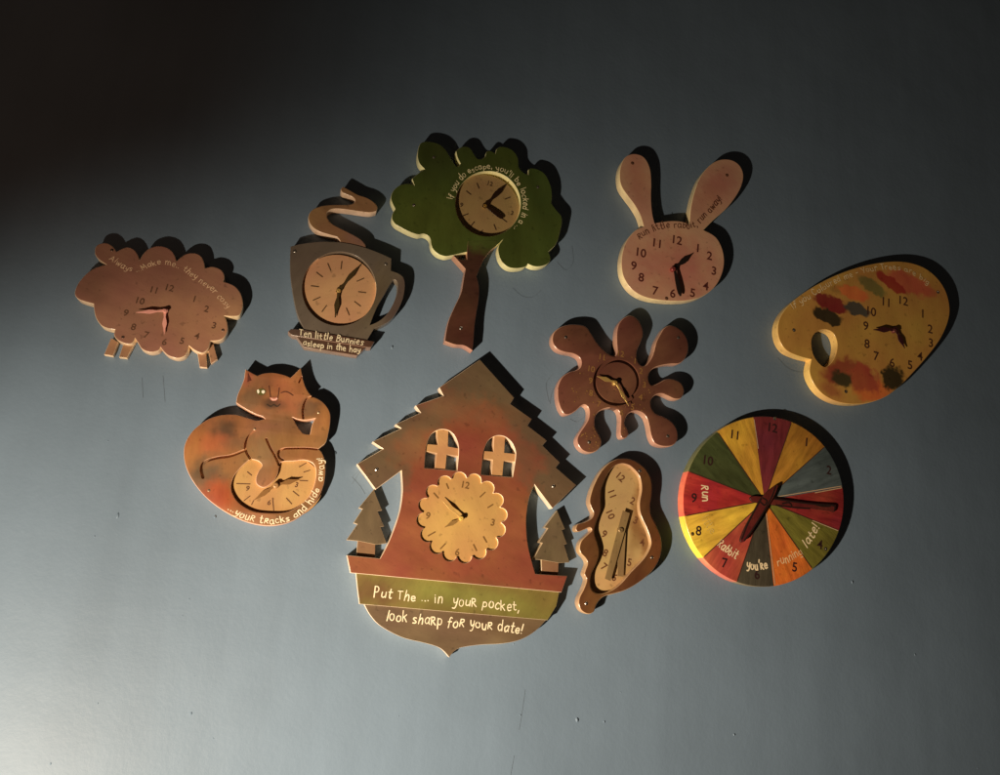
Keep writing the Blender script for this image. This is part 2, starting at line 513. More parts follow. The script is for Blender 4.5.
def cap(fr, parent, p, h, r_px, mat, h0, name="centre_cap"):
    c = fr.at(p, h); r = r_px*fr.k
    bm = bmesh.new()
    prof = [(r, h0), (r, h-.0012), (r*.86, h-.0004), (r*.5, h), (r*.32, h), (r*.3, h-.0005), (0, h-.0005)]
    rings = []
    for (q, z) in prof:
        if q == 0: rings.append([bm.verts.new((c[0], -z, c[1]))])
        else: rings.append([bm.verts.new((c[0]+q*math.cos(2*math.pi*i/16), -z, c[1]+q*math.sin(2*math.pi*i/16))) for i in range(16)])
    for A, B in zip(rings, rings[1:]):
        for i in range(16):
            if len(B) == 1: bm.faces.new((A[i], A[(i+1) % 16], B[0]))
            else: bm.faces.new((A[i], A[(i+1) % 16], B[(i+1) % 16], B[i]))
    bmesh.ops.recalc_face_normals(bm, faces=bm.faces)
    me = bpy.data.meshes.new(name); bm.to_mesh(me); bm.free()
    me.shade_smooth(); me.set_sharp_from_angle(angle=rad(40))
    return link(name, me, parent, [mat])

def screw(fr, parent, p, h, mat, r_px=1.45):
    """countersunk screw head with a cross slot"""
    c = fr.at(p, h); r = r_px*fr.k
    bm = bmesh.new()
    n = 16
    a0 = random.uniform(0, 1.5)
    prof = [(r*1.25, .00005), (r*1.0, .0004), (r*.55, .0009), (r*.2, .0010)]
    rings = []
    for k, (q, z) in enumerate(prof):
        rings.append([bm.verts.new((c[0]+q*math.cos(2*math.pi*i/n), -(h+z-(.0011 if (k >= 2 and i % 4 == 0) else 0)),
                                    c[1]+q*math.sin(2*math.pi*i/n))) for i in range(n)])
    ctr = bm.verts.new((c[0], -(h-.0004), c[1]))
    for A, B in zip(rings, rings[1:]):
        for i in range(n): bm.faces.new((A[i], A[(i+1) % n], B[(i+1) % n], B[i]))
    for i in range(n): bm.faces.new((rings[-1][i], rings[-1][(i+1) % n], ctr))
    bmesh.ops.rotate(bm, verts=bm.verts, cent=(c[0], 0, c[1]), matrix=Matrix.Rotation(a0, 3, 'Y'))
    bmesh.ops.recalc_face_normals(bm, faces=bm.faces)
    me = bpy.data.meshes.new("screw"); bm.to_mesh(me); bm.free()
    return link("screw", me, parent, [mat])

def thing(name, px, py, label, cat, group):
    fr = Frame(px, py)
    o = bpy.data.objects.new(name, None); COL.objects.link(o)
    o.location = fr.o; o.empty_display_size = .05
    o['label'] = label; o['category'] = cat; o['group'] = group
    return o, fr

def blob(fr, px, py, rx, ry, rot, c, soft=.35, amt=1.0, h=.014):
    q = fr.at((px, py), h)
    return (q[0], q[1], rx*fr.k, ry*fr.k, rad(rot), c, soft, amt)

def ring_ticks(center, rot, r0, r1, skip=(), sx=1, sy=1):
    out = []
    for k in range(12):
        if k in skip: continue
        a = rad(rot+30*k)
        out.append([(center[0]+sx*r*math.sin(a), center[1]-sy*r*math.cos(a)) for r in (r0, r1)])
    return out

GRP = "painted wooden novelty clocks on the blue wall"
H = .0185

# ---------------------------------------------------------------- shared materials
STEEL = plain("screw_steel", (.62, .58, .52), .28, 1.0)
INK = plain("dark_brown_ink", (.035, .016, .009), .6)
CREAM = plain("cream_paint", (.84, .73, .50), .5)
GOLD = plain("brass_hand", (.75, .50, .16), .3, .6)
BLACKHAND = plain("blackened_hand", (.018, .012, .010), .35)

# ================================================================ WALL
def build_wall():
    bm = bmesh.new()
    nx, nz = 60, 44
    x0, x1, z0, z1 = -2.6, 2.6, -.4, 3.4
    vs = [[bm.verts.new((x0+(x1-x0)*i/nx, 0, z0+(z1-z0)*j/nz)) for j in range(nz+1)] for i in range(nx+1)]
    for i in range(nx):
        for j in range(nz): bm.faces.new((vs[i][j], vs[i+1][j], vs[i+1][j+1], vs[i][j+1]))
    me = bpy.data.meshes.new("wall"); bm.to_mesh(me); bm.free()
    o = link("wall", me, None, [wall_material()])
    o['kind'] = 'structure'
    return o
wall = build_wall()
class WF(Frame):
    def __init__(self):
        self.o = Vector((0, 0, 0)); self.k = .0016
wf = WF()
pencil = plain("pencil_line", (.122, .165, .215), .7)
strokes(wf, wall, 0, [
    [(513, 288), (522, 296), (533, 297), (541, 290)], [(557, 262), (566, 270), (573, 262), (572, 246)],
    [(352, 477), (360, 486), (365, 494)], [(360, 470), (352, 477)], [(364, 466), (352, 484)],
    [(778, 358), (788, 368), (800, 372), (812, 370)], [(553, 374), (546, 384), (549, 402)],
    [(570, 419), (577, 422), (584, 417)], [(540, 478), (548, 494)], [(142, 378), (143, 398)], [(163, 376), (165, 402)],
    [(517, 395), (522, 404), (530, 407)], [(232, 300), (240, 306), (238, 316)],
    [(525, 690), (522, 712), (519, 730)], [(514, 756), (510, 778)],
    [(560, 380), (552, 392), (550, 404)], [(388, 560), (392, 590)],
    ], .34, pencil, "pencil_mark")
rnd_w = random.Random(11)
nubs = [(118, 516, 1.5), (215, 517, 1.6), (392, 347, 1.3), (577, 720, 1.5), (604, 722, 1.0), (734, 735, 1.2), (191, 714, 1.2), (852, 582, 1.2), (520, 715, .9), (915, 655, .8)]
nubs += [(rnd_w.uniform(10, 980), rnd_w.uniform(420, 770), rnd_w.uniform(.35, .75)) for _ in range(26)]
for (x, y, sz) in nubs:                                   # runs and nibs in the wall paint
    c = wf.at((x, y)); n = 8
    bm = bmesh.new()
    r = [sz*.0016*rnd_w.uniform(.6, 1.15) for _ in range(n)]
    el = rnd_w.uniform(1.0, 2.4)
    lo = [bm.verts.new((c[0]+r[i]*math.cos(2*math.pi*i/n), .0002, c[1]+r[i]*el*math.sin(2*math.pi*i/n))) for i in range(n)]
    hi = [bm.verts.new((c[0]+r[i]*.5*math.cos(2*math.pi*i/n), -.0011*sz, c[1]+r[i]*.5*el*math.sin(2*math.pi*i/n))) for i in range(n)]
    for i in range(n): bm.faces.new((lo[i], lo[(i+1) % n], hi[(i+1) % n], hi[i]))
    bm.faces.new(hi)
    bmesh.ops.recalc_face_normals(bm, faces=bm.faces)
    me = bpy.data.meshes.new("paint_nib"); bm.to_mesh(me); bm.free(); me.shade_smooth()
    link("paint_nib", me, wall, [wall.data.materials[0]])

# ================================================================ SHEEP CLOCK
def sheep():
    t, fr = thing("sheep_clock", 162, 305, "brown sheep-shaped clock with scalloped fleece and stubby legs", "clock", GRP)
    face = paint("sheep_paint", (.34, .160, .105), .14, .55, nscale=22,
                 blobs=[blob(fr, 92, 286, 18, 16, 0, (.23, .115, .07), .8, .7), blob(fr, 205, 325, 40, 26, 0, (.40, .20, .11), .8, .7)])
    edge = paint("sheep_edge_wood", (.90, .66, .42), .2, .26, spec=.75, coat=.35)  # bare edge wood, paled further for the lamplight on it
    leg = paint("sheep_leg_paint", (.34, .18, .10), .15)
    for q in ([(111, 338), (104, 354.5), (113, 356), (118, 342)], [(123, 345), (119, 357), (127, 358), (134, 344)],
              [(197, 350), (199.5, 367), (207, 367.5), (205.5, 348)], [(207, 346), (211, 364), (217.5, 359), (213.5, 344)]):
        board("leg", fr, t, q, .0095, leg, edge, poly=True, bevel=.0008)
    pts = [(106, 264.5, 1), (99, 259.5), (95, 254), (95.5, 247), (100, 243.5), (107, 243), (113, 246.5), (116.5, 251.5, 1),
     (122, 248.5), (128, 247), (134, 249.5), (138, 255), (139.5, 260, 1), (143, 254), (148, 249), (156, 246), (164, 246.5), (171, 250), (175, 256), (176.5, 261, 1),
     (181, 257), (187, 253.5), (195, 253), (201, 256), (204, 262), (205, 268, 1), (211, 266.5), (217, 267.5), (222, 270.5), (224.5, 276), (223.5, 281.5, 1),
     (230, 283.5), (236, 287), (241, 294), (243, 303), (242, 310), (239, 315.5), (232, 316.5), (224.5, 316, 1), (227.3, 323), (227.5, 331), (224, 337.5), (218, 340.5), (210.5, 341, 1),
     (208, 349), (202, 353), (195, 350.5), (189, 346, 1), (187.5, 352), (184, 356.5), (177, 358.3), (169, 356), (164, 352), (160.5, 347.5, 1),
     (158, 350.8), (150, 352.3), (142, 349), (138, 343), (135, 338.5, 1), (132, 343.3), (126, 343.8), (118, 340.3), (114, 335), (115, 329.5, 1),
     (109, 328.8), (102, 326), (97, 320), (94.5, 313), (93.5, 304, 1), (84, 301.3), (78, 298.8), (74.8, 294.5), (75.5, 289), (79, 282), (87, 273), (96, 267.3)]
    board("body", fr, t, pts, H, face, edge)
    num = [("12", 170, 288), ("11", 154, 290), ("10", 140.5, 301), ("9", 126, 313), ("8", 133.5, 327), ("7", 146.5, 335), ("6", 164.5, 342),
           ("5", 182, 341), ("4", 197, 336), ("3", 214, 325.5), ("2", 206.5, 309), ("1", 194.5, 299)]
    numerals(fr, t, H, num, 7.2, plain("sheep_numeral_paint", (.13, .062, .034), .5), 5, bold=.0002)
    path = [(109, 259.5), (119, 266), (129, 271), (140, 271), (150, 266.5), (160, 264.5), (171, 266), (182, 270), (191, 276), (200, 282.5), (210, 290), (219, 299), (227, 308.5)]
    lettering(fr, t, H, [(path, "Always ...Make me.. they never cosy", 6.6, .95)], plain("sheep_lettering_paint", (.88, .60, .38), .5))
    pink = plain("pink_hand", (.92, .42, .34), .35)
    hand("minute_hand", fr, t, H+.006, (165, 310.5), (136, 312.3), 3.6, pink)
    hand("hour_hand", fr, t, H+.0045, (165, 310.5), (164.2, 334), 3.6, pink)
    cap(fr, t, (165, 310.5), H+.0075, 2.1, pink, H)
    for p in ((123, 337), (223, 330), (112, 250)): screw(fr, t, p, H, plain("dark_screw", (.12, .07, .05), .4, .6), 1.3)
sheep()

# ================================================================ COFFEE CUP CLOCK
def cup():
    t, fr = thing("coffee_cup_clock", 340, 285, "grey-brown cup-shaped clock with a curl of steam above an orange dial", "clock", GRP)
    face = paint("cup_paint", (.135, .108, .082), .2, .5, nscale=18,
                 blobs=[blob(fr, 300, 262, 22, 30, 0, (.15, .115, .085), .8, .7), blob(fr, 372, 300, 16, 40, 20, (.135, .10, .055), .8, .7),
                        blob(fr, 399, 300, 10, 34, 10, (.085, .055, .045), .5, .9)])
    edge = paint("cup_edge", (.20, .16, .12), .2, .26, spec=.75, coat=.35)
    hole = circle((339.2, 288.6), 37, 64)
    ctr = [(290.6, 246.5, 1), (300, 244), (313, 242.2), (326, 241.6), (340, 242.2), (354, 244.5), (368, 248.5), (381, 253.5), (391.5, 258.5, 1), (391, 270.5, 1),
           (399.6, 274), (404, 278.8), (404.8, 288), (402.5, 299.6), (398, 309.5), (391.8, 318.8), (383.3, 324.5), (374, 328.5, 1), (367, 340, 1), (363, 344, 1), (304, 333, 1), (304, 329, 1), (297, 313), (292.3, 290), (290, 268)]
    hh = [(394, 279.5), (391, 282.5), (384, 295), (377, 307), (369.8, 325, 1), (378, 321.5), (386.5, 314.5), (393, 304), (397, 293), (397.5, 283)]
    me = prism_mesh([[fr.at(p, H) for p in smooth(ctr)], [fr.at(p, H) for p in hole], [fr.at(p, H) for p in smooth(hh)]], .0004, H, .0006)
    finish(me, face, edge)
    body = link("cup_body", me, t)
    HD = H-.0048
    dm = paint("cup_dial_paint", (.54, .30, .155), .07, .5)
    rim = paint("cup_dial_rim", (.92, .68, .44), .07, .3)  # cream stands for lamplight on the wall of the opening
    me = prism_mesh([circle(fr.at((339.2, 288.6), H), 37*fr.k+.0012, 64)], .0006, HD, .0006)
    # the disc sits just inside the cup's opening
    finish(me, dm, rim)
    dial = link("dial", me, t)
    brighten_opening(body.data, fr.at((339.2, 288.6), H), 37*fr.k+.0006, rim)
    strokes(fr, dial, HD, ring_ticks((338.5, 289.3), 7, 20.5, 28, (1,), .98, 1), 1.1, plain("cup_tick_paint", (.10, .052, .02), .6), "hour_mark")
    sm = paint("steam_paint", (.30, .16, .075), .18, .55, blobs=[blob(fr, 360, 240, 14, 12, 0, (.24, .13, .10), .8, .8)])
    se = paint("steam_edge", (.86, .62, .44), .2, .26, spec=.75, coat=.35)
    st = [(341, 243, 1), (337.5, 237.5), (330, 235), (319, 231.5), (311.5, 226), (308.3, 219), (309.5, 213), (314, 208.5), (323, 205.5), (333, 204.5), (346, 204.6), (353, 203.4), (355, 200.5),
          (353, 197.3), (348, 195), (342.5, 192.5), (340.7, 189.3), (343, 186.3, 1), (350, 190), (358, 194.5), (367, 197.5), (374, 202), (377.5, 207), (376.3, 211.2, 1), (370, 212.5), (360, 211.5),
          (350, 210), (338, 208.7), (331, 209.5), (327, 213), (327.5, 218), (332, 223.5), (340, 228), (350, 233), (359, 238), (365, 244), (367, 252, 1), (342, 252, 1)]
    board("steam", fr, t, st, H-.0012, sm, se)
    pm = paint("saucer_paint", (.085, .042, .026), .2, .5, blobs=[blob(fr, 300, 333, 16, 8, 0, (.10, .065, .05), .8, .7)])
    pe = paint("saucer_edge", (.30, .19, .13), .2, .26, spec=.75, coat=.35)
    board("saucer", fr, t, [(288, 331.5), (291, 328.8), (304, 329.6), (364, 339.5), (374.5, 341.5), (371, 347.2), (368, 347.3), (292, 335.3)], H+.0015, pm, pe, poly=True, bevel=.0007)
    board("saucer_foot", fr, t, [(295, 334.2), (304, 347), (357, 355.6), (367.5, 346.2)], H-.0005, pm, pe, poly=True, bevel=.0007)
    lettering(fr, t, H+.0015, [([(299, 335.4), (320, 338.6), (342, 342), (363, 345)], "Ten little Bunnies", 6.6, 1.15)], CREAM)
    lettering(fr, t, H-.0005, [([(303, 345.2), (321, 347.8), (340, 350.4), (360, 353)], "asleep in the hay", 6.2, 1.1)], CREAM)
    hm = plain("bronze_hand", (.11, .075, .03), .3, .5)
    hand("minute_hand", fr, t, HD+.0055, (339, 289.8), (360.4, 264.3), 4.0, hm)
    hand("hour_hand", fr, t, HD+.004, (339, 289.8), (335, 317.5), 4.2, hm)
    cap(fr, t, (338.8, 290), HD+.007, 2.2, GOLD, HD)
    for p in ((295, 251), (386, 263.7)): screw(fr, t, p, H, STEEL)
cup()

# ================================================================ TREE CLOCK
def tree():
    t, fr = thing("tree_clock", 480, 245, "green tree-shaped clock with brown trunk and round tan dial", "clock", GRP)
    tm = paint("trunk_paint", (.060, .025, .015), .2, .45, blobs=[blob(fr, 482, 241, 22, 13, 0, (.070, .088, .018), .5, 1),blob(fr, 459, 325, 16, 22, 0, (.085, .032, .018), .8, .8)])
    te = paint("trunk_edge", (.50, .26, .17), .2, .26, spec=.75, coat=.35)
    board("trunk", fr, t, [(453.5, 255.5, 1), (465.5, 268.8, 1), (463.5, 280), (461, 293), (455, 306), (449, 320), (446, 333), (445, 341, 1), (455, 344.5), (464, 345.5), (472.5, 350.5, 1), (473.6, 340), (474.5, 326), (476.5, 312), (478.5, 301), (479, 287), (476.5, 276, 1),
                           (481, 265), (486, 256), (491, 250), (496.5, 245.5, 1), (497, 240, 1), (468, 241, 1), (467, 250), (467, 259.5, 1), (461, 259.5)], H+.0002, tm, te, bevel=.0006)
    face = paint("foliage_paint", (.062, .084, .015), .22, .5, nscale=20,
                 blobs=[blob(fr, 430, 225, 40, 28, 15, (.090, .122, .020), .8, .8), blob(fr, 440, 158, 22, 24, 0, (.060, .082, .020), .8, .7), blob(fr, 545, 185, 22, 40, 0, (.055, .090, .018), .7, .8)])
    edge = paint("foliage_edge_wood", (.88, .84, .46), .2, .26, spec=.75, coat=.35)  # sides of the green board, coloured as pale as the lamp makes them
    pts = [(395.2, 209, 1), (391, 199), (393, 191), (400, 185), (408, 183.6), (414.5, 185.3, 1), (412.2, 178.5, 1), (418, 173.5), (424.7, 169, 1), (419.3, 163), (417.5, 155), (419, 146), (422.5, 142), (430, 141.5), (439, 144), (446, 150), (451, 159), (457, 166.5), (460.5, 163.5, 1),
           (457.5, 157.5), (456, 151, 1), (461, 147), (467, 146.5), (471, 149), (474, 154), (477.5, 158.5), (481.5, 159, 1), (485, 156.5), (486.5, 152), (490, 150.5), (495.5, 153.5, 1), (496.5, 149, 1), (501, 146.5), (509, 148), (514.5, 152), (518, 158), (519, 167), (523, 172), (528.2, 174.8, 1),
           (528.5, 169.5, 1), (532, 168), (539, 169.8), (545, 174), (549, 181), (551.5, 189), (552, 197), (551.3, 203, 1), (556, 209.5), (561, 215.5), (562, 222), (560, 232), (558, 240, 1), (554.5, 246), (548.5, 251.5, 1), (550.5, 258), (548, 263.5), (541, 266.3), (534, 266.3), (527.8, 263.8, 1),
           (525, 266.8), (517, 268.3), (509, 267.3), (503, 263), (499.5, 257.3, 1), (498, 250), (499, 245), (502, 240.5, 1), (494, 247), (480, 251.5), (467, 252), (456, 254.5), (447, 256.3, 1), (444, 256), (438, 253.8), (433, 249), (431, 244), (430.3, 239), (428, 235.7), (423.5, 233.8), (418, 234.5), (410, 232), (402, 228), (395.3, 224), (392, 219), (392.5, 213.5)]
    hole = circle((488, 203.6), 32.6, 64)
    me = prism_mesh([[fr.at(p, H) for p in smooth(pts)], [fr.at(p, H) for p in hole]], .0016, H, .0008)
    finish(me, face, edge); crown = link("crown", me, t)
    HD = H-.0072
    c = fr.at((488, 203.6), H); r = 32.6*fr.k
    dm = paint("tree_dial_paint", (.36, .24, .10), .08, .5)
    rim = paint("tree_dial_rim", (.92, .72, .34), .07, .3)  # opening's wall coloured as if lit by the lamp
    me = prism_mesh([circle(c, r+.001, 64)], .0014, HD, .0006)
    finish(me, dm, rim); dial = link("dial", me, t)
    brighten_opening(crown.data, c, r+.0006, rim)
    mk = plain("tree_tick_paint", (.06, .03, .012), .6)
    strokes(fr, dial, HD, ring_ticks((486.5, 206.5), 8, 20, 25.5, (0, 1, 3, 6, 9), 1, .98), 1.1, mk, "hour_mark")
    numerals(fr, dial, HD, [("12", 490.3, 183.6), ("3", 512, 213), ("6", 482, 231.8), ("9", 461.5, 205)], 4.6, mk, 8, bold=.0002)
    dh = plain("dark_bronze_hand", (.035, .016, .008), .35, .3)
    hand("minute_hand", fr, t, HD+.0055, (485.5, 205), (506.7, 183.4), 4.4, dh)
    hand("hour_hand", fr, t, HD+.004, (485.5, 205), (503.2, 218.2), 4.2, dh, 'leaf')
    cap(fr, t, (485.3, 205.2), HD+.0065, 2.0, plain("amber_cap", (.45, .26, .06), .3, .5), HD)
    path = []
    for k in range(13):
        a = rad(-82 + k*(215/12))
        path.append((487.5+35.6*math.sin(a), 204.2-35.4*math.cos(a)))
    lettering(fr, t, H, [(path, "If you do escape, you'll be locked in a ...", 6.2, .95)], plain("tree_lettering_paint", (.95, .84, .48), .5))
    for p in ((434, 157), (538, 187), (414, 205)): screw(fr, t, p, H, STEEL, 1.2)
    screw(fr, t, (461, 328), H+.0002, STEEL, 1.3)
tree()

# ================================================================ RABBIT CLOCK
def rabbit():
    t, fr = thing("rabbit_clock", 675, 235, "pinkish rabbit-head clock with two long ears, numbered face and dark hands", "clock", GRP)
    face = paint("rabbit_paint", (.62, .355, .225), .08, .5, nscale=20,
                 blobs=[blob(fr, 675, 268, 34, 26, 0, (.56, .22, .155), .85, .85), blob(fr, 637, 180, 10, 26, -10, (.52, .22, .15), .8, .8),
                        blob(fr, 713, 190, 12, 28, 35, (.50, .20, .14), .8, .8)])
    edge = paint("rabbit_edge_wood", (.92, .74, .42), .2, .26, spec=.75, coat=.35)  # edge wood with the lamp's brightness worked into its colour
    z = Z(600, 135, 4.306)
    pts = z([(188, 393, 1), (150, 412), (115, 455), (97, 505), (92, 560), (103, 615), (140, 667), (200, 700), (290, 714), (380, 712), (450, 690), (505, 640), (533, 570), (530, 500), (500, 440), (447, 408, 1), (490, 365), (550, 310), (600, 240), (618, 180), (605, 135), (570, 108), (520, 105), (475, 128), (432, 180), (405, 250), (390, 320), (385, 383, 1),
             (350, 371), (300, 369), (236, 378, 1), (226, 335), (221, 270), (222, 200), (215, 140), (190, 95), (150, 80), (112, 92), (90, 130), (84, 175), (92, 220), (118, 260), (148, 300), (173, 345)])
    board("rabbit_head", fr, t, pts, H, face, edge)
    num = [("12", 333, 453), ("1", 421, 487), ("2", 471, 520), ("3", 490, 585), ("4", 455, 650), ("5", 398, 680), ("6", 313, 682), ("7", 238, 671), ("8", 177, 613), ("9", 145, 563), ("10", 178, 507), ("11", 245, 466)]
    red = plain("rabbit_numeral_paint", (.115, .028, .020), .5)
    numerals(fr, t, H, [(n, 600+x/4.306, 135+y/4.306) for n, x, y in num], 8.0, red, 4, bold=.00036)
    lettering(fr, t, H, [([(639, 239), (648, 234), (658, 230), (668, 228.3), (679, 227.8), (689, 228.6), (698, 225.5), (706, 217), (714, 208.5), (721.5, 199)], "Run little rabbit, run away!", 6.3, 1.0)], plain("rabbit_lettering_paint", (.15, .055, .03), .5))
    hand("minute_hand", fr, t, H+.006, (674.5, 268), (680.6, 296), 3.6, BLACKHAND, 'leaf')
    hand("hour_hand", fr, t, H+.0045, (674.5, 268), (691.5, 254.4), 4.4, BLACKHAND)
    cap(fr, t, (674, 268.3), H+.0075, 2.2, plain("red_cap", (.32, .07, .06), .2, .4), H)
    sd = plain("brown_screw", (.20, .09, .05), .4, .5)
    for p in ((632.5, 163), (727, 175), (666.6, 298.3)): screw(fr, t, p, H, sd, 1.3)
rabbit()

# ================================================================ PALETTE CLOCK
def palette():
    t, fr = thing("artist_palette_clock", 862, 330, "ochre artist's palette clock with a thumb hole and daubs of paint", "clock", GRP)
    z = Z(760, 240, 4.305)
    def bl(x, y, rx, ry, rot, c, soft=.14, amt=.97):
        return blob(fr, 760+x/4.305, 240+y/4.305, rx/4.305, ry/4.305, rot, c, soft, amt)
    face = paint("palette_paint", (.60, .32, .074), .12, .45, nscale=20, blobs=[
        bl(600, 300, 220, 160, 0, (.60, .33, .08), .8, .7),
        bl(295, 276, 70, 30, 10, (.26, .035, .028)), bl(283, 332, 62, 27, 8, (.040, .032, .016)), bl(410, 300, 55, 24, 5, (.085, .08, .065)),
        bl(345, 215, 45, 18, -10, (.36, .19, .05), .4, .8), bl(395, 232, 68, 26, 8, (.80, .22, .06), .2), bl(475, 203, 62, 26, 25, (.25, .21, .06), .2), bl(640, 190, 105, 38, 12, (.62, .16, .07), .25), bl(560, 190, 72, 22, 26, (.40, .05, .03)),
        bl(350, 570, 88, 42, -20, (.36, .09, .04), .35), bl(300, 650, 45, 18, 20, (.42, .14, .05), .5, .7), bl(480, 655, 75, 34, -10, (.75, .20, .05), .3), bl(440, 600, 58, 52, 0, (.45, .09, .045), .25), bl(345, 602, 40, 28, 10, (.06, .05, .02), .25), bl(565, 597, 52, 42, -35, (.035, .028, .012), .2)])
    edge = paint("palette_edge_wood", (.93, .60, .20), .2, .26, spec=.75, coat=.35)  # edge wood, its colour raised to carry the lamplight
    pts = z([(221, 514, 1), (172, 502), (118, 478), (88, 440), (76, 390), (84, 340), (115, 290), (165, 245), (240, 195), (330, 150), (430, 115), (530, 95), (620, 93), (700, 115), (760, 160), (800, 220), (817, 290), (810, 350), (780, 420), (730, 490), (660, 570), (590, 640), (530, 680), (460, 702), (390, 706), (325, 694), (268, 662), (230, 615), (213, 565)])
    hole = z([(222, 440), (232, 408), (256, 389), (290, 387), (318, 405), (332, 445), (327, 490), (309, 525), (282, 546), (253, 527), (230, 490)])
    board("palette_body", fr, t, pts, H, face, edge, [hole])
    num = [("12", 618, 262), ("1", 700, 317), ("2", 732, 383), ("3", 735, 443), ("4", 688, 500), ("5", 645, 538), ("6", 568, 528), ("7", 500, 500), ("8", 460, 447), ("9", 455, 370), ("10", 480, 308), ("11", 542, 267)]
    numerals(fr, t, H, [(n, 760+x/4.305, 240+y/4.305) for n, x, y in num], 7.8, plain("palette_numeral_paint", (.09, .035, .018), .5), 5, bold=.00028)
    lettering(fr, t, H, [([(793, 308.5), (806, 301), (820, 292), (836, 283), (852, 276.5), (866, 272), (880, 269.8), (895, 269.8), (908, 272.5), (919, 278), (928, 284.5)], "If you Coloured me - Your Trees are big", 5.4, .9)], plain("palette_lettering_paint", (.92, .72, .40), .5))
    pur = plain("purple_black_hand", (.06, .014, .018), .35)
    hand("minute_hand", fr, t, H+.006, (896, 329.5), (873.5, 329.6), 4.0, pur)
    hand("hour_hand", fr, t, H+.0045, (896, 329.5), (905, 348.3), 4.0, pur)
    cap(fr, t, (895.5, 330.3), H+.0072, 1.8, plain("plum_cap", (.22, .07, .06), .3, .4), H)
    for p in ((794, 330), (846, 391.5), (938, 292)): screw(fr, t, p, H, STEEL, 1.2)
palette()

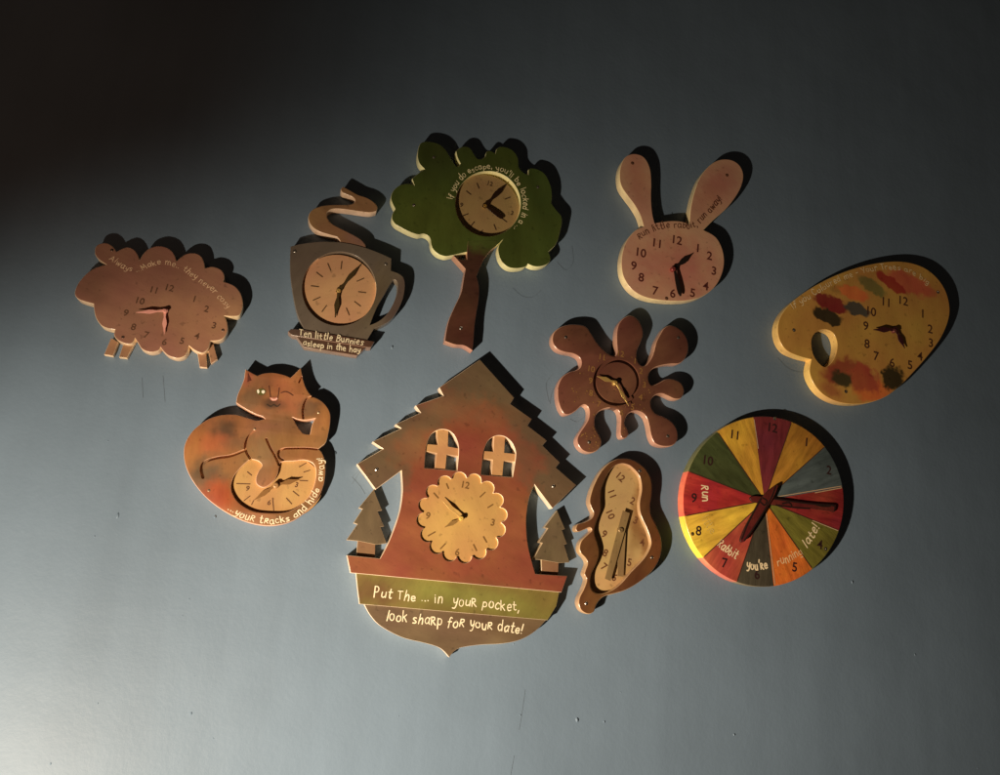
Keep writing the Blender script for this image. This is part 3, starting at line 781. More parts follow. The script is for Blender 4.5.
# ================================================================ SPLAT CLOCK
def splat():
    t, fr = thing("paint_splat_clock", 620, 383, "glossy red-brown splat-shaped clock with eight blobby arms and gold hands", "clock", GRP)
    face = paint("splat_gloss_paint", (.145, .058, .036), .2, .30, nscale=26, spec=.55, blobs=[blob(fr, 588, 425, 14, 40, 0, (.165, .068, .04), .8, .7), blob(fr, 613, 425, 14, 20, 0, (.18, .085, .04), .8, .6)])
    edge = paint("splat_gloss_edge", (.52, .29, .20), .2, .26, spec=.75, coat=.35)  # same gloss brown, lightened for the glints along the edge
    pts = [(581, 362), (579, 357.3), (573, 354), (565, 352.5), (558, 349.8), (553.5, 345), (552, 339), (554, 332), (561, 326.5), (571, 324), (581, 324.5), (587, 327), (592, 334), (597, 342), (603, 349), (609, 354), (615, 356, 1),
           (617, 352), (616.5, 343), (616.5, 333), (618.5, 324), (624, 317.5), (631, 315), (638, 319), (642.5, 327), (643.5, 334), (641, 342), (637.5, 350), (637, 358), (640, 364), (644.5, 365.5),
           (648.5, 362), (652, 356), (654, 350), (656, 342), (660, 334), (664.5, 327.5), (671, 325), (679, 328), (685, 334), (688.5, 342), (688.5, 351), (685, 359), (679, 363.8), (670, 364.3), (660, 366), (653, 369), (649.3, 374), (649, 380), (652, 385), (658, 383), (666, 379), (674, 379), (681, 382.5), (684.5, 389), (683.5, 395),
           (680, 399), (674, 399), (668, 396.3), (662, 394), (656, 395), (652, 399), (651, 404), (653, 410), (657, 414), (664, 416.5), (670, 420), (675, 425), (678, 432), (678, 439), (675, 444), (670, 446.5), (662, 446.5), (655.5, 444), (652.5, 440), (650.5, 434), (649, 426), (647, 419), (643.5, 414), (638.5, 411.5), (633, 411.5), (628.5, 414),
           (626, 418), (625, 423.5), (628, 430), (628.8, 435), (625, 438.5), (621.5, 437.5), (620, 433), (620.2, 427), (620.5, 418), (619, 411.5), (615, 408.3), (609, 408), (602, 410), (597, 414), (595, 420), (595.8, 428), (600, 436), (602, 442), (600, 448), (595, 452), (589, 453), (582.5, 450.5), (578, 445), (576.8, 439), (579.3, 433), (584, 426), (588, 419), (589, 412), (587.5, 407), (584, 405), (580, 407.3),
           (576, 411), (570, 414.5), (564.5, 414.5), (560.5, 409), (558, 401), (557.3, 393), (558, 385), (562, 377), (569, 372), (576, 370), (580, 367)]
    c = (616.6, 382.2)
    ring = prism_mesh([[fr.at(p, H) for p in circle(c, 23.6, 64)], [fr.at(p, H) for p in circle(c, 19.9, 64)]], H-.0055, H+.01, 1e-5)
    sb = board("splat_body", fr, t, pts, H, face, edge, cutters=[ring], n=5, bevel=.0028)
    cc = fr.at(c, H)
    for p in sb.data.polygons:                            # the groove is painted like the face
        if math.hypot(p.center.x-cc[0], p.center.z-cc[1]) < 25*fr.k: p.material_index = 0
    gp = plain("gold_numeral_paint", (.27, .14, .045), .4)
    num = [("12", 621, 353.7), ("11", 602, 357), ("10", 591.6, 369), ("9", 590.6, 380.6), ("8", 591, 393), ("7", 599, 404), ("6", 621.6, 412.6), ("5", 632.5, 407), ("4", 640.6, 397), ("3", 644.3, 384.7), ("2", 641, 371), ("1", 635, 361)]
    numerals(fr, t, H, num, 5.6, gp, 5, bold=.0002)
    rnd = random.Random(4); hh = H+.0003; rim_ = smooth(pts, 4)
    zone = [(570, 598, 370, 410), (580, 600, 410, 450), (619.5, 625, 412, 436), (596, 640, 352, 362), (640, 650, 375, 402), (626, 646, 403, 416)]
    for k in range(110):
        x0, x1, y0, y1 = zone[rnd.choice((0, 1, 1, 1, 2, 3, 4, 5))]
        x, y, s = rnd.uniform(x0, x1), rnd.uniform(y0, y1), rnd.uniform(.25, .75)
        if math.hypot(x-c[0], y-c[1]) < 25 or not all(inside(x+dx, y+dy, rim_) for dx, dy in ((2.2, 0), (-2.2, 0), (0, 2.2), (0, -2.2))): continue
        bm = bmesh.new()
        bm.faces.new([bm.verts.new((p[0], -hh, p[1])) for p in circle(fr.at((x, y), H), s*fr.k, 7)]); hh += .000003
        bm_obj("gold_drop", bm, gp, t)
    hand("hour_hand", fr, t, H+.0045, (616, 382.6), (597.2, 376.2), 3.5, GOLD)
    hand("minute_hand", fr, t, H+.006, (616, 382.6), (629, 406), 2.6, GOLD)
    cap(fr, t, (616, 382.6), H+.0075, 2.2, GOLD, H)
    for p in ((566, 337), (678.5, 337.5), (589.3, 442), (668, 436)): screw(fr, t, p, H, STEEL, 1.25)
splat()

# ================================================================ MELTING CLOCK
def melting():
    t, fr = thing("melting_clock", 620, 530, "dripping brown melting clock with a distorted cream dial and bar hands", "clock", GRP)
    face = paint("melting_frame_paint", (.115, .048, .018), .25, .32, nscale=24, spec=.5, blobs=[blob(fr, 600, 490, 8, 24, 0, (.075, .034, .015), .8, .7), blob(fr, 655, 545, 8, 30, 0, (.15, .05, .017), .8, .7)])
    edge = paint("melting_frame_edge", (.50, .32, .17), .2, .26, spec=.75, coat=.35)
    pts = [(623, 458.4), (616, 459.3), (608, 463.8), (600, 473), (594, 484.5), (590.5, 495), (589.5, 502), (591.3, 508), (593.5, 513.5), (591, 518.5), (584.7, 522), (577.5, 524.3), (575.7, 529.5), (578.3, 532), (584, 530), (589.5, 527.8), (591.5, 530.5), (588, 534), (581.5, 540.5), (579.3, 547.4), (580.5, 553), (585.3, 558.5), (587.3, 563.7), (585, 570.7), (584.3, 574.7), (586.5, 580), (583.6, 589), (579.5, 597), (578.5, 604), (581.3, 610.7), (588, 614.3), (594, 612), (596.4, 605.5), (600, 600), (605, 596.2), (613.8, 594), (625.4, 590.4), (637, 584), (648.6, 575), (656.8, 565), (661.4, 553), (662, 541.6), (659.3, 532), (655.6, 524), (651.3, 514.7), (650.4, 505.4), (652, 493.8), (651.5, 480), (646.3, 469.4), (637.5, 462), (630, 459)]
    inn = [(620.7, 464), (613.8, 467), (607.4, 475), (602, 488), (601, 499.6), (601, 510), (597, 520.5), (594.5, 532), (598, 544), (599.5, 553), (597, 562.5), (592, 573), (590.5, 582), (592.3, 590), (598.7, 593.7), (608, 592), (619.6, 584.6), (631, 571.8), (644, 558), (650.4, 546), (650, 538), (646.5, 528), (640.5, 514.7), (639.3, 503), (641.5, 489), (639.3, 476.4), (631.5, 467.2), (626, 464.5)]
    board("melting_frame", fr, t, pts, H, face, edge, [inn], bevel=.002, n=5)
    HD = H-.0085
    dm = paint("melting_dial_paint", (.44, .295, .125), .06, .5, blobs=[blob(fr, 640, 500, 6, 42, 8, (.22, .10, .03), .7, .85, HD), blob(fr, 646, 545, 7, 22, -25, (.20, .09, .03), .6, .85, HD), blob(fr, 628, 580, 8, 26, 48, (.33, .19, .06), .8, .7, HD), blob(fr, 604, 584, 14, 12, 0, (.54, .31, .14), .8, .6, HD)])
    ol = [fr.at(p, H) for p in smooth(inn)]
    cx = sum(p[0] for p in ol)/len(ol); cz = sum(p[1] for p in ol)/len(ol)
    me = prism_mesh([[(cx+(p[0]-cx)*1.02, cz+(p[1]-cz)*1.01) for p in ol]], .0015, HD, .0004)
    finish(me, dm, dm); dial = link("dial", me, t)
    num = [("12", 620.8, 477.5, 38), ("11", 612, 494, 65), ("10", 610.5, 515, 62), ("9", 604.2, 534.2, 25), ("8", 605.2, 553, 25), ("7", 604, 567, 35), ("6", 614.5, 577.5, 30), ("5", 629.3, 562.5, 8), ("4", 642, 542.5, 0), ("3", 635.5, 520.5, 20), ("2", 632.5, 501, 25)]
    numerals(fr, dial, HD, num, 6.8, plain("melting_numeral_paint", (.13, .05, .02), .5), bold=.00028)
    bar = paint("grey_bar_hand_paint", (.22, .14, .06), .2, .45)
    hand("hour_hand", fr, t, HD+.0035, (622.5, 531), (620.5, 576.5), 7.0, bar, 'baton', .02)
    hand("minute_hand", fr, t, HD+.006, (621.6, 529.5), (607.8, 580), 7.2, bar, 'baton', .36)
    cap(fr, t, (621.3, 530), HD+.0078, 2.6, plain("bronze_cap", (.30, .20, .09), .35, .5), HD)
    for p in ((640, 470.7), (652, 557.5), (586.5, 603.5)): screw(fr, t, p, H, STEEL, 1.25)
melting()

# ================================================================ WHEEL CLOCK
def wheel():
    t, fr = thing("colour_wheel_clock", 763, 500, "round clock painted in coloured wedges with thick maroon hands", "clock", GRP)
    z1 = lambda x, y: (665+x/3.875, 400+y/3.875)
    pivot = z1(385, 390)
    ctr = (763.6, 501.6); RX, RY = 80.6, 85.4
    bd = [(340, 68), (497, 85), (628, 185), (693, 340), (673, 500), (578, 650), (425, 727), (272, 705), (137, 608), (70, 448), (82, 280), (190, 120)]
    ang = [math.atan2(y/3.875+400-ctr[1], x/3.875+665-ctr[0]) for x, y in bd]
    for i in range(1, 12):
        while ang[i] < ang[i-1]: ang[i] += 2*math.pi
    cols = [("maroon", (.15, .024, .028)), ("ochre", (.40, .19, .028)), ("blue_grey", (.075, .10, .105)), ("crimson", (.23, .022, .024)), ("olive", (.135, .125, .022)), ("orange", (.50, .135, .022)),
            ("charcoal_brown", (.042, .036, .024)), ("brick", (.27, .05, .03)), ("yellow", (.47, .30, .035)), ("red", (.27, .026, .02)), ("dark_green", (.038, .048, .016)), ("amber", (.44, .235, .03))]
    lit_rim_cols = [(.4, .12, .1), (.7, .4, .1), (.3, .33, .3), (.5, .1, .08), (.4, .36, .1), (.8, .3, .1), (.30, .24, .14), (.80, .25, .16), (.90, .70, .08), (.85, .19, .11), (.2, .2, .08), (.8, .5, .1)]  # wedge colours brightened for lamplight on the rim
    mats = []
    for i, (nm, c) in enumerate(cols):
        am = (ang[i]+(ang[i+1] if i < 11 else ang[0]+2*math.pi))/2
        mats.append(paint(nm+"_wedge_paint", tuple(min(v*1.45, .9) for v in c), .34, .42, .25, streak=am, nscale=55))
    for i, (nm, c) in enumerate(cols):
        mats.append(paint(nm+"_rim_paint", lit_rim_cols[i], .2, .26, spec=.7, coat=.3))
    bm = bmesh.new()
    pc = fr.at(pivot, H)
    vc = bm.verts.new((pc[0], -H, pc[1]))
    def P(a, s, h): 
        q = fr.at((ctr[0]+RX*math.cos(a), ctr[1]+RY*math.sin(a)), H)
        c0 = fr.at(ctr, H)
        return (c0[0]+(q[0]-c0[0])*s, -h, c0[1]+(q[1]-c0[1])*s)
    angs, own = [], []
    for i in range(12):
        a, b = ang[i], (ang[i+1] if i < 11 else ang[0]+2*math.pi)
        for k in range(7): angs.append(a+(b-a)*k/7); own.append(i)
    rings = [[bm.verts.new(P(a, s, h)) for a in angs] for s, h in ((.988, H), (.996, H-.0004), (1, H-.0012), (1, .0004))]
    n = len(angs)
    for i in range(n):
        j = (i+1) % n
        f = bm.faces.new((vc, rings[0][i], rings[0][j])); f.material_index = own[i]
        for k in range(3):
            f = bm.faces.new((rings[k][i], rings[k+1][i], rings[k+1][j], rings[k][j])); f.material_index = own[i]+(12 if k >= 1 else 0); f.smooth = True
    bmesh.ops.recalc_face_normals(bm, faces=bm.faces)
    for f in bm.faces:
        if f.normal.y > .5: f.normal_flip()
    me = bpy.data.meshes.new("wheel_board"); bm.to_mesh(me); bm.free()
    me.set_sharp_from_angle(angle=rad(40))
    link("wheel_board", me, t, mats)
    dk = plain("wedge_line_paint", (.07, .025, .015), .6)
    lt = plain("bare_gap_line", (.60, .42, .25), .6)
    rim = lambda i, s=.975: (ctr[0]+RX*s*math.cos(ang[i]), ctr[1]+RY*s*math.sin(ang[i]))
    strokes(fr, t, H, [[pivot, rim(i)] for i in (1, 2, 4, 5, 7, 8, 9, 10, 11)], .8, dk, "wedge_line")
    strokes(fr, t, H+.0001, [[((pivot[0]*.35+rim(i)[0]*.65)+.8, (pivot[1]*.35+rim(i)[1]*.65)+.8), (rim(i)[0]+.4, rim(i)[1]+.5)] for i in (0, 3, 4)] + [[(pivot[0]+8, pivot[1]-3), (rim(3)[0], rim(3)[1]-1.2)], [(pivot[0]+1, pivot[1]+6), (rim(6)[0]+1, rim(6)[1])]], .7, lt, "bare_line")
    num = [("12", 418, 108), ("1", 548, 163), ("2", 635, 272), ("4", 600, 560), ("5", 502, 648), ("6", 357, 676), ("7", 231, 632), ("8", 130, 507), ("9", 112, 380), ("10", 168, 235), ("11", 270, 135)]
    numerals(fr, t, H, [(q,)+z1(x, y) for q, x, y in num], 8.0, plain("wheel_numeral_paint", (.035, .012, .012), .5), 6, bold=.00028)
    cr = plain("wheel_lettering_paint", (.92, .74, .46), .5); pale = plain("pale_gold_lettering", (.72, .50, .12), .5)
    lettering(fr, t, H, [([z1(143, 330), z1(143, 392)], "Run", 8.0, 1.35), ([z1(203, 560), z1(238, 592), z1(272, 618)], "Rabbit", 8.2, 1.2), ([z1(316, 652), z1(356, 657), z1(398, 655)], "you'Re", 8.2, 1.5), ([z1(548, 572), z1(572, 545), z1(600, 494)], "late!", 8.2, 1.35)], cr)
    lettering(fr, t, H, [([z1(437, 642), z1(480, 627), z1(533, 596)], "running", 7.2, 1.1)], plain("peach_lettering", (.90, .60, .30), .5), "pale_lettering")
    lettering(fr, t, H, [([z1(142, 456), z1(155, 490), z1(178, 522)], "little", 8.0, .9)], pale, "pale_lettering")
    hm = paint("maroon_hand_paint", (.12, .017, .016), .3, .4, .3)
    hd = plain("black_brush_line", (.022, .010, .008), .5)
    def stub(name, pts, h):
        ob = board(name, fr, t, [z1(*p) for p in pts], h, hm, hd, h0=h-.0035, bevel=.0006, n=4)
        return ob
    h1, h2 = H+.0045, H+.0085
    o1 = stub("hour_hand", [(330, 380), (345, 372), (390, 376), (440, 384), (520, 396), (600, 402), (655, 406), (662, 412), (657, 434), (640, 430), (560, 420), (480, 415), (400, 405), (345, 396)], h1)
    strokes(fr, o1, h1, [[z1(*p) for p in q] for q in ([(400, 380), (470, 390), (560, 402), (652, 408)], [(645, 408), (658, 414), (655, 430)], [(430, 408), (500, 417), (560, 421)], [(580, 404), (610, 412), (640, 412)], [(455, 402), (480, 398), (490, 410)])], 1.3, hd, "brush_line")
    o2 = stub("minute_hand", [(400, 352), (430, 330), (438, 335), (425, 370), (405, 405), (375, 450), (335, 515), (305, 550), (292, 542), (310, 495), (345, 430), (370, 385)], h2)
    strokes(fr, o2, h2, [[z1(*p) for p in q] for q in ([(428, 334), (415, 372), (385, 428), (340, 500), (308, 545)], [(372, 384), (345, 432), (316, 490), (298, 538)], [(378, 380), (395, 392), (385, 408), (370, 396)])], 1.3, hd, "brush_line")
    for p in ((107, 519), (623, 577), (425, 72)): screw(fr, t, z1(*p), H, STEEL if p[0] != 107 else plain("dark_wheel_screw", (.16, .10, .03), .4, .5), 1.3)
wheel()

# ================================================================ CUCKOO HOUSE CLOCK
def cuckoo():
    t, fr = thing("cuckoo_house_clock", 460, 510, "large chalet-shaped cuckoo clock with stepped roof, fir trees and scalloped dial", "clock", GRP)
    k1, k2 = Z(340, 345, 4.0), Z(340, 480, 4.0)
    roofc = (.112, .074, .040)
    edge = paint("cuckoo_edge_wood", (.84, .70, .52), .2, .26, spec=.75, coat=.35)  # edge wood toned lighter to include the lamp's light
    bl = lambda *q: blob(fr, *q)
    body = paint("chalet_front_paint", (.215, .062, .029), .18, .5, nscale=20, blobs=[bl(440, 540, 40, 40, 0, (.25, .08, .032), .9, .7), bl(500, 600, 40, 12, 8, (.16, .10, .03), .8, .5),
        bl(480, 366, 62, 40, 0, roofc, .45, 1), bl(420, 418, 84, 15, -33, roofc, .6, .97), bl(530, 428, 86, 15, 41, roofc, .6, .97), bl(380, 470, 26, 24, 0, roofc, .5, .95), bl(554, 486, 26, 26, 0, roofc, .5, .95),
        bl(412, 446, 12, 24, 20, (.17, .082, .038), .8, .8), bl(522, 458, 12, 22, -20, (.14, .072, .036), .8, .8), bl(470, 412, 44, 14, 0, (.18, .074, .036), .8, .7)])
    # one front board, roof and wall, with the windows cut through
    cn = lambda q: [(p[0], p[1], 1) for p in q]
    bpts = cn(k1([(560, 58), (397, 170), (414, 203), (302, 242), (323, 271), (222, 317), (244, 334), (130, 387), (173, 416), (68, 476), (143, 578), (246, 502)])) + [(402.4, 485), (402.2, 495), (399.8, 511), (393.4, 530.7), (386.4, 547), (380, 558.6, 1), (347, 555.3, 1), (350.5, 573, 1), (561.5, 592.5, 1), (567.5, 576, 1), (535.5, 574, 1), (531.5, 560), (528, 545), (526.5, 530), (526.6, 515), (529.3, 498), (534.5, 484.5, 1)] + cn(k1([(850, 654), (945, 560), (863, 490), (880, 470), (810, 402), (828, 382), (750, 322), (768, 296), (681, 235), (697, 211)]))
    HB = H
    w1 = k1([(338, 492, 1), (341, 440), (347, 400), (362, 362), (385, 343), (410, 337), (438, 344), (460, 366), (473, 400), (474, 440), (468, 503, 1)])
    w2 = k1([(564, 519, 1), (570, 465), (575, 425), (590, 387), (612, 368), (635, 362), (662, 368), (685, 388), (701, 420), (702, 455), (690, 529, 1)])
    dc = (462, 517.6)
    sc_ = []
    for k in range(16):
        a0 = 2*math.pi*k/16+rad(-94)
        for j in range(9):
            th = -math.pi*.47+math.pi*.94*j/8
            # each scallop is an arc standing on a ring
            cx, cy = 38.2*math.cos(a0), 38.5*math.sin(a0)
            sc_.append((dc[0]+cx+7.2*math.cos(a0+th), dc[1]+cy+7.25*math.sin(a0+th)))
    at = lambda q, h: [fr.at(p, h) for p in q]
    me = prism_mesh([at(smooth(bpts), HB), at(smooth(w1), HB), at(smooth(w2), HB), at(sc_, HB)], .0004, HB, .0009)
    finish(me, body, edge); hf = link("house_front", me, t)
    HD = H-.0030
    dm = paint("cuckoo_dial_paint", (.46, .262, .09), .08, .45, blobs=[blob(fr, 450, 522, 26, 26, 0, (.52, .31, .10), .8, .7, HD)])
    lit_rim = paint("cuckoo_dial_edge", (.90, .62, .28), .2, .26, spec=.75, coat=.35)  # bright tone for the lit wall of the scalloped opening
    me = prism_mesh([[(x*1.012, y*1.012) if False else (x, y) for x, y in at(sc_, HB)]], .0012, HD, .0003)
    finish(me, dm, lit_rim); dial = link("dial", me, t)
    brighten_opening(hf.data, fr.at(dc, HB), 48*fr.k, lit_rim)
    z3 = lambda p: (400+p[0]/6.74, 455+p[1]/6.74)
    mk = plain("cuckoo_mark_paint", (.17, .085, .022), .5)
    strokes(fr, dial, HD, [[z3(a), z3(b)] for a, b in (((313, 195), (326, 226)), ((228, 258), (257, 290)), ((190, 545), (235, 520)), ((273, 632), (304, 600)), ((495, 605), (515, 645)), ((562, 552), (583, 588)), ((592, 355), (625, 335)), ((540, 283), (572, 253)))], 1.3, mk, "hour_mark")
    numerals(fr, dial, HD, [("12",)+z3((443, 203)), ("3",)+z3((625, 455)), ("6",)+z3((386, 655)), ("9",)+z3((188, 410))], 6.6, mk, 6, bold=.00028)
    hand("minute_hand", fr, t, HD+.0065, (461.5, 518.2), (441.5, 500), 2.6, plain("gold_minute_hand", (.62, .38, .12), .4, .3))
    hand("hour_hand", fr, t, HD+.003, (461.5, 518.2), (444.5, 527.5), 3.6, plain("tan_hour_hand", (.33, .19, .06), .4, .3))
    cap(fr, t, (461.6, 518.2), HD+.008, 2.2, plain("gold_cap", (.80, .56, .14), .3, .3), HD)
    # window crosses, let into the openings
    cm = paint("window_cross_paint", (.47, .245, .105), .1, .5); ce = paint("window_cross_edge", (.70, .46, .28), .2, .26, spec=.75, coat=.35)
    board("window_cross", fr, t, k1([(388, 334), (434, 334), (432, 406), (476, 414), (473, 445), (427, 438), (421, 502), (379, 497), (387, 433), (341, 425), (343, 396), (391, 400)]), H-.0022, cm, ce, poly=True, bevel=.0005)
    board("window_cross", fr, t, k1([(617, 357), (661, 361), (657, 431), (704, 436), (701, 467), (655, 463), (649, 528), (606, 522), (611, 459), (568, 455), (571, 424), (614, 427)]), H-.0022, cm, ce, poly=True, bevel=.0005)
    # ledge front, green panel and shield
    gm = paint("green_panel_paint", (.160, .125, .030), .2, .5, nscale=20, blobs=[blob(fr, 372, 590, 22, 12, 5, (.125, .058, .024), .8, .8), blob(fr, 470, 598, 60, 9, 6, (.19, .185, .040), .8, .85), blob(fr, 545, 597, 14, 10, 6, (.16, .115, .03), .8, .7)])
    board("green_panel", fr, t, [(356, 572), (559.5, 591.3), (556.5, 606), (547.5, 620.3), (359.5, 604.2), (357.5, 588)], H-.0022, gm, edge, poly=True, bevel=.0006)
    sm = paint("shield_paint", (.135, .090, .048), .2, .5, nscale=20, blobs=[blob(fr, 500, 625, 40, 12, 5, (.13, .08, .04), .8, .7)])
    board("shield", fr, t, [(363.5, 603, 1), (370, 615), (381, 626.5), (402, 637.5), (423, 642.8), (436, 646.5), (443, 650.5), (449.3, 657.5, 1), (454, 651.5), (461, 647.8), (480, 645), (502, 643.8), (520, 640), (535, 631.5), (547, 619, 1)], H-.0042, sm, edge, bevel=.0006)
    lettering(fr, t, H-.0022, [([(373.5, 597.3), (410, 600.7), (450, 604.3), (484, 607.6), (519, 611.3)], "Put The ... in  youR pocket,", 9.0, 1.25)], CREAM)
    lettering(fr, t, H-.0042, [([(386, 620.6), (420, 623.8), (460, 627.3), (495, 630.3), (522, 633.2)], "look shaRp foR youR date!", 9.6, 1.35)], CREAM)
    # fir trees behind the ledge
    fm = paint("fir_paint", (.125, .090, .048), .22, .5, nscale=26); fe = paint("fir_edge", (.50, .38, .24), .2, .26, spec=.75, coat=.35)
    ft = paint("fir_stem_paint", (.20, .105, .052), .15, .5)
    for crown, stem in (([(373.7, 489.5), (358.6, 508), (362.6, 509), (353.4, 523), (357.4, 524.3), (346.4, 540), (358, 541), (375.4, 544.6), (386.4, 543.5), (380.6, 527), (384, 526.3), (377.4, 511), (382, 510.4)],
                         [(358, 539), (375.4, 542), (374.8, 558.5), (356.3, 556.5)]),
                        ([(557.2, 510.6), (544, 527.7), (548, 528.4), (538.6, 542.4), (542.5, 543), (533, 559.4), (541.7, 560), (558.7, 563), (569.6, 562.5), (564, 544.7), (567, 544), (561.8, 530), (565, 529)],
                         [(541.7, 558), (558.7, 561), (558, 575.5), (541.5, 574)])):
        o = board("fir_tree", fr, t, crown, .0125, fm, fe, poly=True, bevel=.0006)
        board("trunk", fr, o, stem, .0113, ft, fe, poly=True, bevel=.0005)
    z = k1([(146, 498), (854, 565)])
    for p in z: screw(fr, t, p, HB+.0008, STEEL, 1.3)
cuckoo()

# ================================================================ CAT CLOCK
def cat():
    t, fr = thing("cat_clock", 260, 450, "orange winking cat clock curled round a pale dial, paw raised to its ear", "clock", GRP)
    dkb = (.135, .072, .030)
    face = paint("cat_fur_paint", (.29, .125, .046), .2, .5, nscale=24, blobs=[
        blob(fr, 275, 388, 40, 24, 0, (.38, .165, .055), .8, .7), blob(fr, 250, 398, 14, 13, 0, (.15, .085, .042), .8, .9), blob(fr, 262, 383, 16, 7, 0, (.24, .12, .05), .8, .7), blob(fr, 283, 383, 10, 8, 0, (.42, .16, .06), .8, .8), blob(fr, 274, 405, 10, 6, 0, (.085, .045, .025), .6, .95), blob(fr, 292, 402, 14, 16, 0, (.32, .10, .055), .8, .6),
        blob(fr, 225, 430, 11, 11, 0, (.10, .056, .028), .8, .95), blob(fr, 210, 444, 16, 10, 0, (.40, .12, .04), .8, .8), blob(fr, 205, 476, 20, 15, 20, (.125, .078, .042), .8, .95), blob(fr, 222, 497, 18, 14, 30, (.36, .075, .024), .7, .9),
        blob(fr, 262, 450, 16, 34, 10, (.19, .105, .05), .8, .9), blob(fr, 237, 444, 12, 6, -10, (.20, .10, .045), .8, .8), blob(fr, 285, 424, 22, 8, 0, (.22, .115, .05), .8, .8), blob(fr, 190, 455, 8, 26, 10, (.42, .18, .05), .8, .7), blob(fr, 244, 480, 8, 26, 0, (.26, .12, .045), .8, .7), blob(fr, 309, 408, 10, 10, 0, (.15, .075, .04), .6, .9), blob(fr, 326, 420, 5, 16, 0, (.42, .19, .06), .8, .7), blob(fr, 270, 428, 20, 8, 0, (.27, .12, .065), .8, .7), blob(fr, 322, 445, 8, 12, 0, (.26, .12, .05), .8, .7),
        blob(fr, 300, 515, 40, 14, -25, (.19, .095, .035), .8, .9), blob(fr, 322, 480, 6, 30, 0, (.25, .11, .04), .8, .8), blob(fr, 288, 440, 22, 8, 0, (.26, .125, .045), .8, .8), blob(fr, 248, 378, 5, 8, 0, (.30, .08, .05), .8, .8)])
    edge = paint("cat_edge_wood", (.80, .50, .34), .2, .26, spec=.75, coat=.35)  # edge wood, lamplight mixed into its tone
    pts = [(236, 402.7, 1), (237.5, 395), (241, 387), (244, 379), (244.7, 374), (245.5, 369, 1), (250, 371.8), (257.5, 375.7, 1), (263, 373.5), (272, 372.6), (280, 373.8), (286, 375.5), (290.5, 377.6, 1), (294, 374.5), (300.7, 367.8, 1), (302, 374), (303.5, 381), (306, 388), (309.5, 393.5), (312.5, 396.5, 1),
           (320, 400), (326, 405.5), (330, 413), (330.3, 422), (328.7, 432), (326, 442), (321.5, 446.5), (318.3, 449, 1), (321.5, 452), (324.5, 459), (325.5, 467), (325, 477), (323, 487), (317, 499.6), (307, 510.6), (295, 519.8), (280, 524.8), (263, 525.5), (243.6, 521), (224, 511.2), (207.3, 498.8), (195, 484.5), (187, 470), (183.8, 456), (185.3, 443), (193, 430.5), (205, 421), (215, 416.5), (225, 414.6), (236, 414.8), (248, 418.2), (257, 420.6), (265, 418.8, 1),
           (262, 416.5), (254, 413.5), (244, 408)]
    gap = [(292.3, 417.3, 1), (298, 419.3), (306, 420), (315.2, 418.3, 1), (312, 425), (310, 434.5, 1), (303, 433.3), (297, 426)]
    dialo = [(250.4, 459.5), (245, 463.5), (240.3, 468), (234, 476), (231, 485.8), (232.8, 494.5), (239.4, 503.5), (251.8, 510.8), (265.6, 513), (283.4, 512.8), (294.4, 508.8), (305.5, 500.5), (312.3, 490), (315.6, 478), (315.6, 468.5), (312, 462.8), (304, 460), (293, 461), (284.5, 461.3), (280.5, 462.5, 1), (279, 467), (277.3, 474.7), (272.5, 482), (264, 487.5), (257, 484.5), (255.8, 478.5), (258.3, 471.5), (262, 465.5), (258, 461)]
    grooves = [
        [(202.8, 477.5), (201.2, 469), (205, 461.8), (216, 458), (229.7, 456), (243.5, 450.8)],
        [(254.6, 430.5), (248, 437.4), (245, 445.7), (246.4, 452.6), (250.6, 459.2)],
        [(266.3, 439), (269.8, 447), (275.3, 456.8), (279, 465)],
        [(317, 449.4), (307, 448.4), (293, 448.3), (283, 449), (278.4, 452.5), (279.3, 457.5), (283, 460)],
        [(312.3, 396.6), (308, 398), (304.5, 403), (302.7, 410), (303.2, 418.5)],
        [(301.5, 376.5), (299, 382.5)]]
    cutters = [groove(fr, g, H, w_, .0055) for g, w_ in zip(grooves, (3.2, 2.6, 2.6, 2.6, 2.6, 1.8))]
    board("cat_body", fr, t, pts, H, face, edge, [gap, dialo], cutters=cutters, n=5, bevel=.0011)
    HD = H-.0055
    dm = paint("cat_dial_paint", (.46, .265, .098), .1, .5, blobs=[blob(fr, 256, 465, 10, 10, 0, (.42, .22, .08), .8, .8, HD), blob(fr, 275, 510, 50, 5, 0, (.42, .23, .08), .8, .7, HD)])
    big = [(p[0], p[1]) for p in smooth(dialo)]
    bx, by = 275, 487
    # a plain oval plate behind the opening carries the dial
    me = prism_mesh([[fr.at((273.5+49.5*math.cos(a), 486+35*math.sin(a)), H) for a in [2*math.pi*k/48 for k in range(48)]]], .0012, HD, .0004)
    finish(me, dm, dm); dial = link("dial", me, t)
    q3 = lambda p: (180+p[0]/7.24, 425+p[1]/7.24); q4 = lambda p: (235+p[0]/7.24, 425+p[1]/7.24)
    mk = plain("cat_dial_mark_paint", (.11, .045, .018), .5)
    strokes(fr, dial, HD, [[q4(a), q4(b)] for a, b in (((90, 340), (120, 365)), ((12, 425), (108, 428)), ((66, 548), (108, 515)), ((120, 577), (136, 545)), ((272, 530), (280, 622)), ((372, 530), (410, 572)), ((420, 480), (462, 514)), ((470, 403), (525, 405)), ((498, 342), (542, 328)), ((466, 304), (514, 276)))], .95, mk, "hour_mark")
    numerals(fr, dial, HD, [("9",)+q4((92, 460)), ("6",)+q4((247, 562)), ("3",)+q4((446, 433))], 5.2, mk, 6, bold=.0002)
    bh = plain("brown_gold_hand", (.30, .15, .05), .4, .3)
    hand("minute_hand", fr, t, HD+.005, (275.5, 485), (300, 479.3), 4.6, bh)
    hand("hour_hand", fr, t, HD+.0035, (275.5, 485), (253.5, 500.5), 4.2, bh)
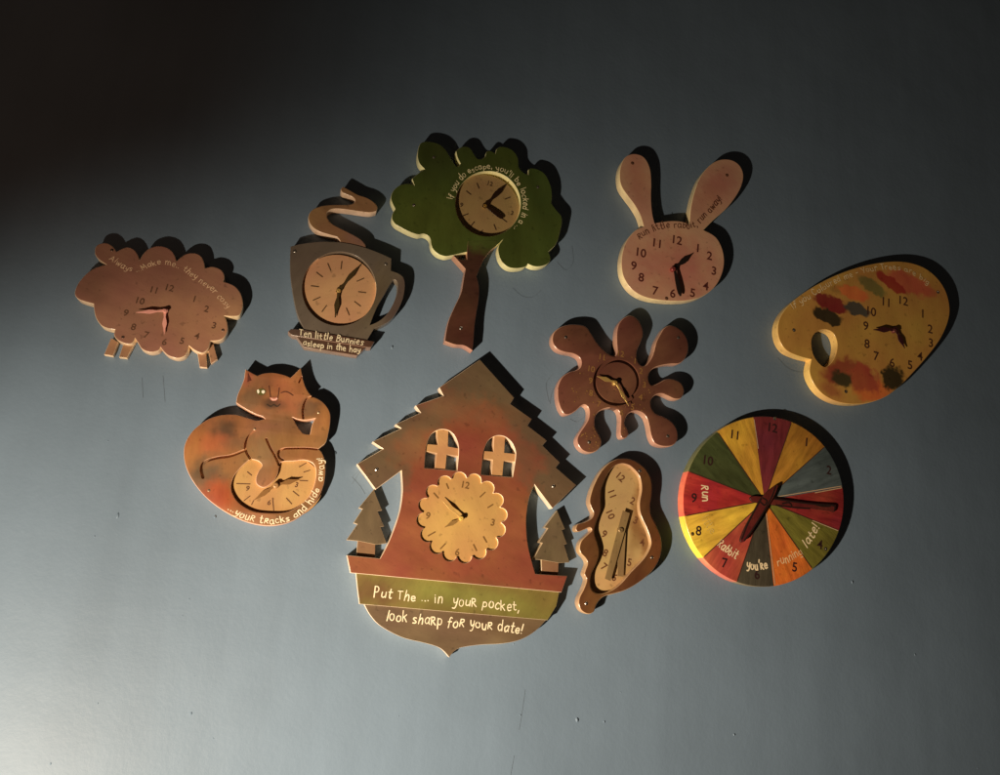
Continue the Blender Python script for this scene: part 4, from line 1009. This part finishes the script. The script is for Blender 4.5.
    cap(fr, t, (275.8, 485.2), HD+.0085, 3.0, plain("tan_knob", (.40, .22, .09), .35, .1), HD)
    # painted face
    ea = patch(fr, t, H, [[(247.8, 372.5, 1), (251.5, 380.5, 1), (247.3, 382, 1)]], plain("ear_inside_paint", (.11, .028, .015), .5), "ear_inside")
    fl = plain("face_line_paint", (.10, .035, .018), .5)
    strokes(fr, t, H, [[(269, 386), (269.6, 391), (270.5, 397)], [(279.2, 388), (278.6, 393), (277.8, 398)], [(281, 393), (284.5, 391.8), (288, 392.4), (293, 395.5)]], 1.0, fl, "face_line")
    patch(fr, t, H, [[(255.5, 391.5, 1), (258.5, 389), (263, 388.6), (266.2, 391.5, 1), (263.5, 395), (258.5, 394.6)]], plain("eye_green_paint", (.12, .105, .03), .3), "eye")
    patch(fr, t, H+.0002, [[(257, 390.4), (258.6, 389.6), (259.3, 392), (257.9, 393.6)], [(261.8, 390.8), (264, 390.2), (264.8, 392.2), (263.2, 393.6), (261.7, 392.6)]], plain("eye_white_paint", (.92, .88, .72), .3), "eye_white")
    patch(fr, t, H, [[(269.8, 397.5), (274, 398), (278.3, 397.2), (276.5, 400.3), (273.5, 401), (271.2, 400.2)]], plain("nose_pink_paint", (.66, .26, .19), .35), "nose")
    strokes(fr, t, H+.0002, [[(271.5, 398.8), (274, 400), (277, 398.6)]], .9, plain("nose_shine_paint", (.9, .65, .55), .3), "nose_line")
    strokes(fr, t, H, [[(267, 404.5), (270.5, 406.5), (273.8, 404.8), (277, 406.5), (280, 404.3)]], 1.2, plain("mouth_paint", (.05, .03, .018), .5), "mouth")
    lettering(fr, t, H, [([(227.5, 509.5), (235, 514.5), (244, 518.8), (255, 522), (266, 523.6), (277, 523.3), (288, 520.8), (297, 516.8), (306, 510), (314, 500.5), (320, 489.5), (322.8, 478), (323.4, 467), (322.2, 457.5)], "...youR tRacks and hide  away!", 6.8, 1.25)], CREAM)
    st = plain("tan_screw", (.62, .44, .28), .3, .6)
    for p in ((254.6, 429), (318.6, 412.5), (208.8, 490.5)): screw(fr, t, p, H, st, 1.2)
cat()

for me in list(bpy.data.meshes):
    if me.users == 0: bpy.data.meshes.remove(me)
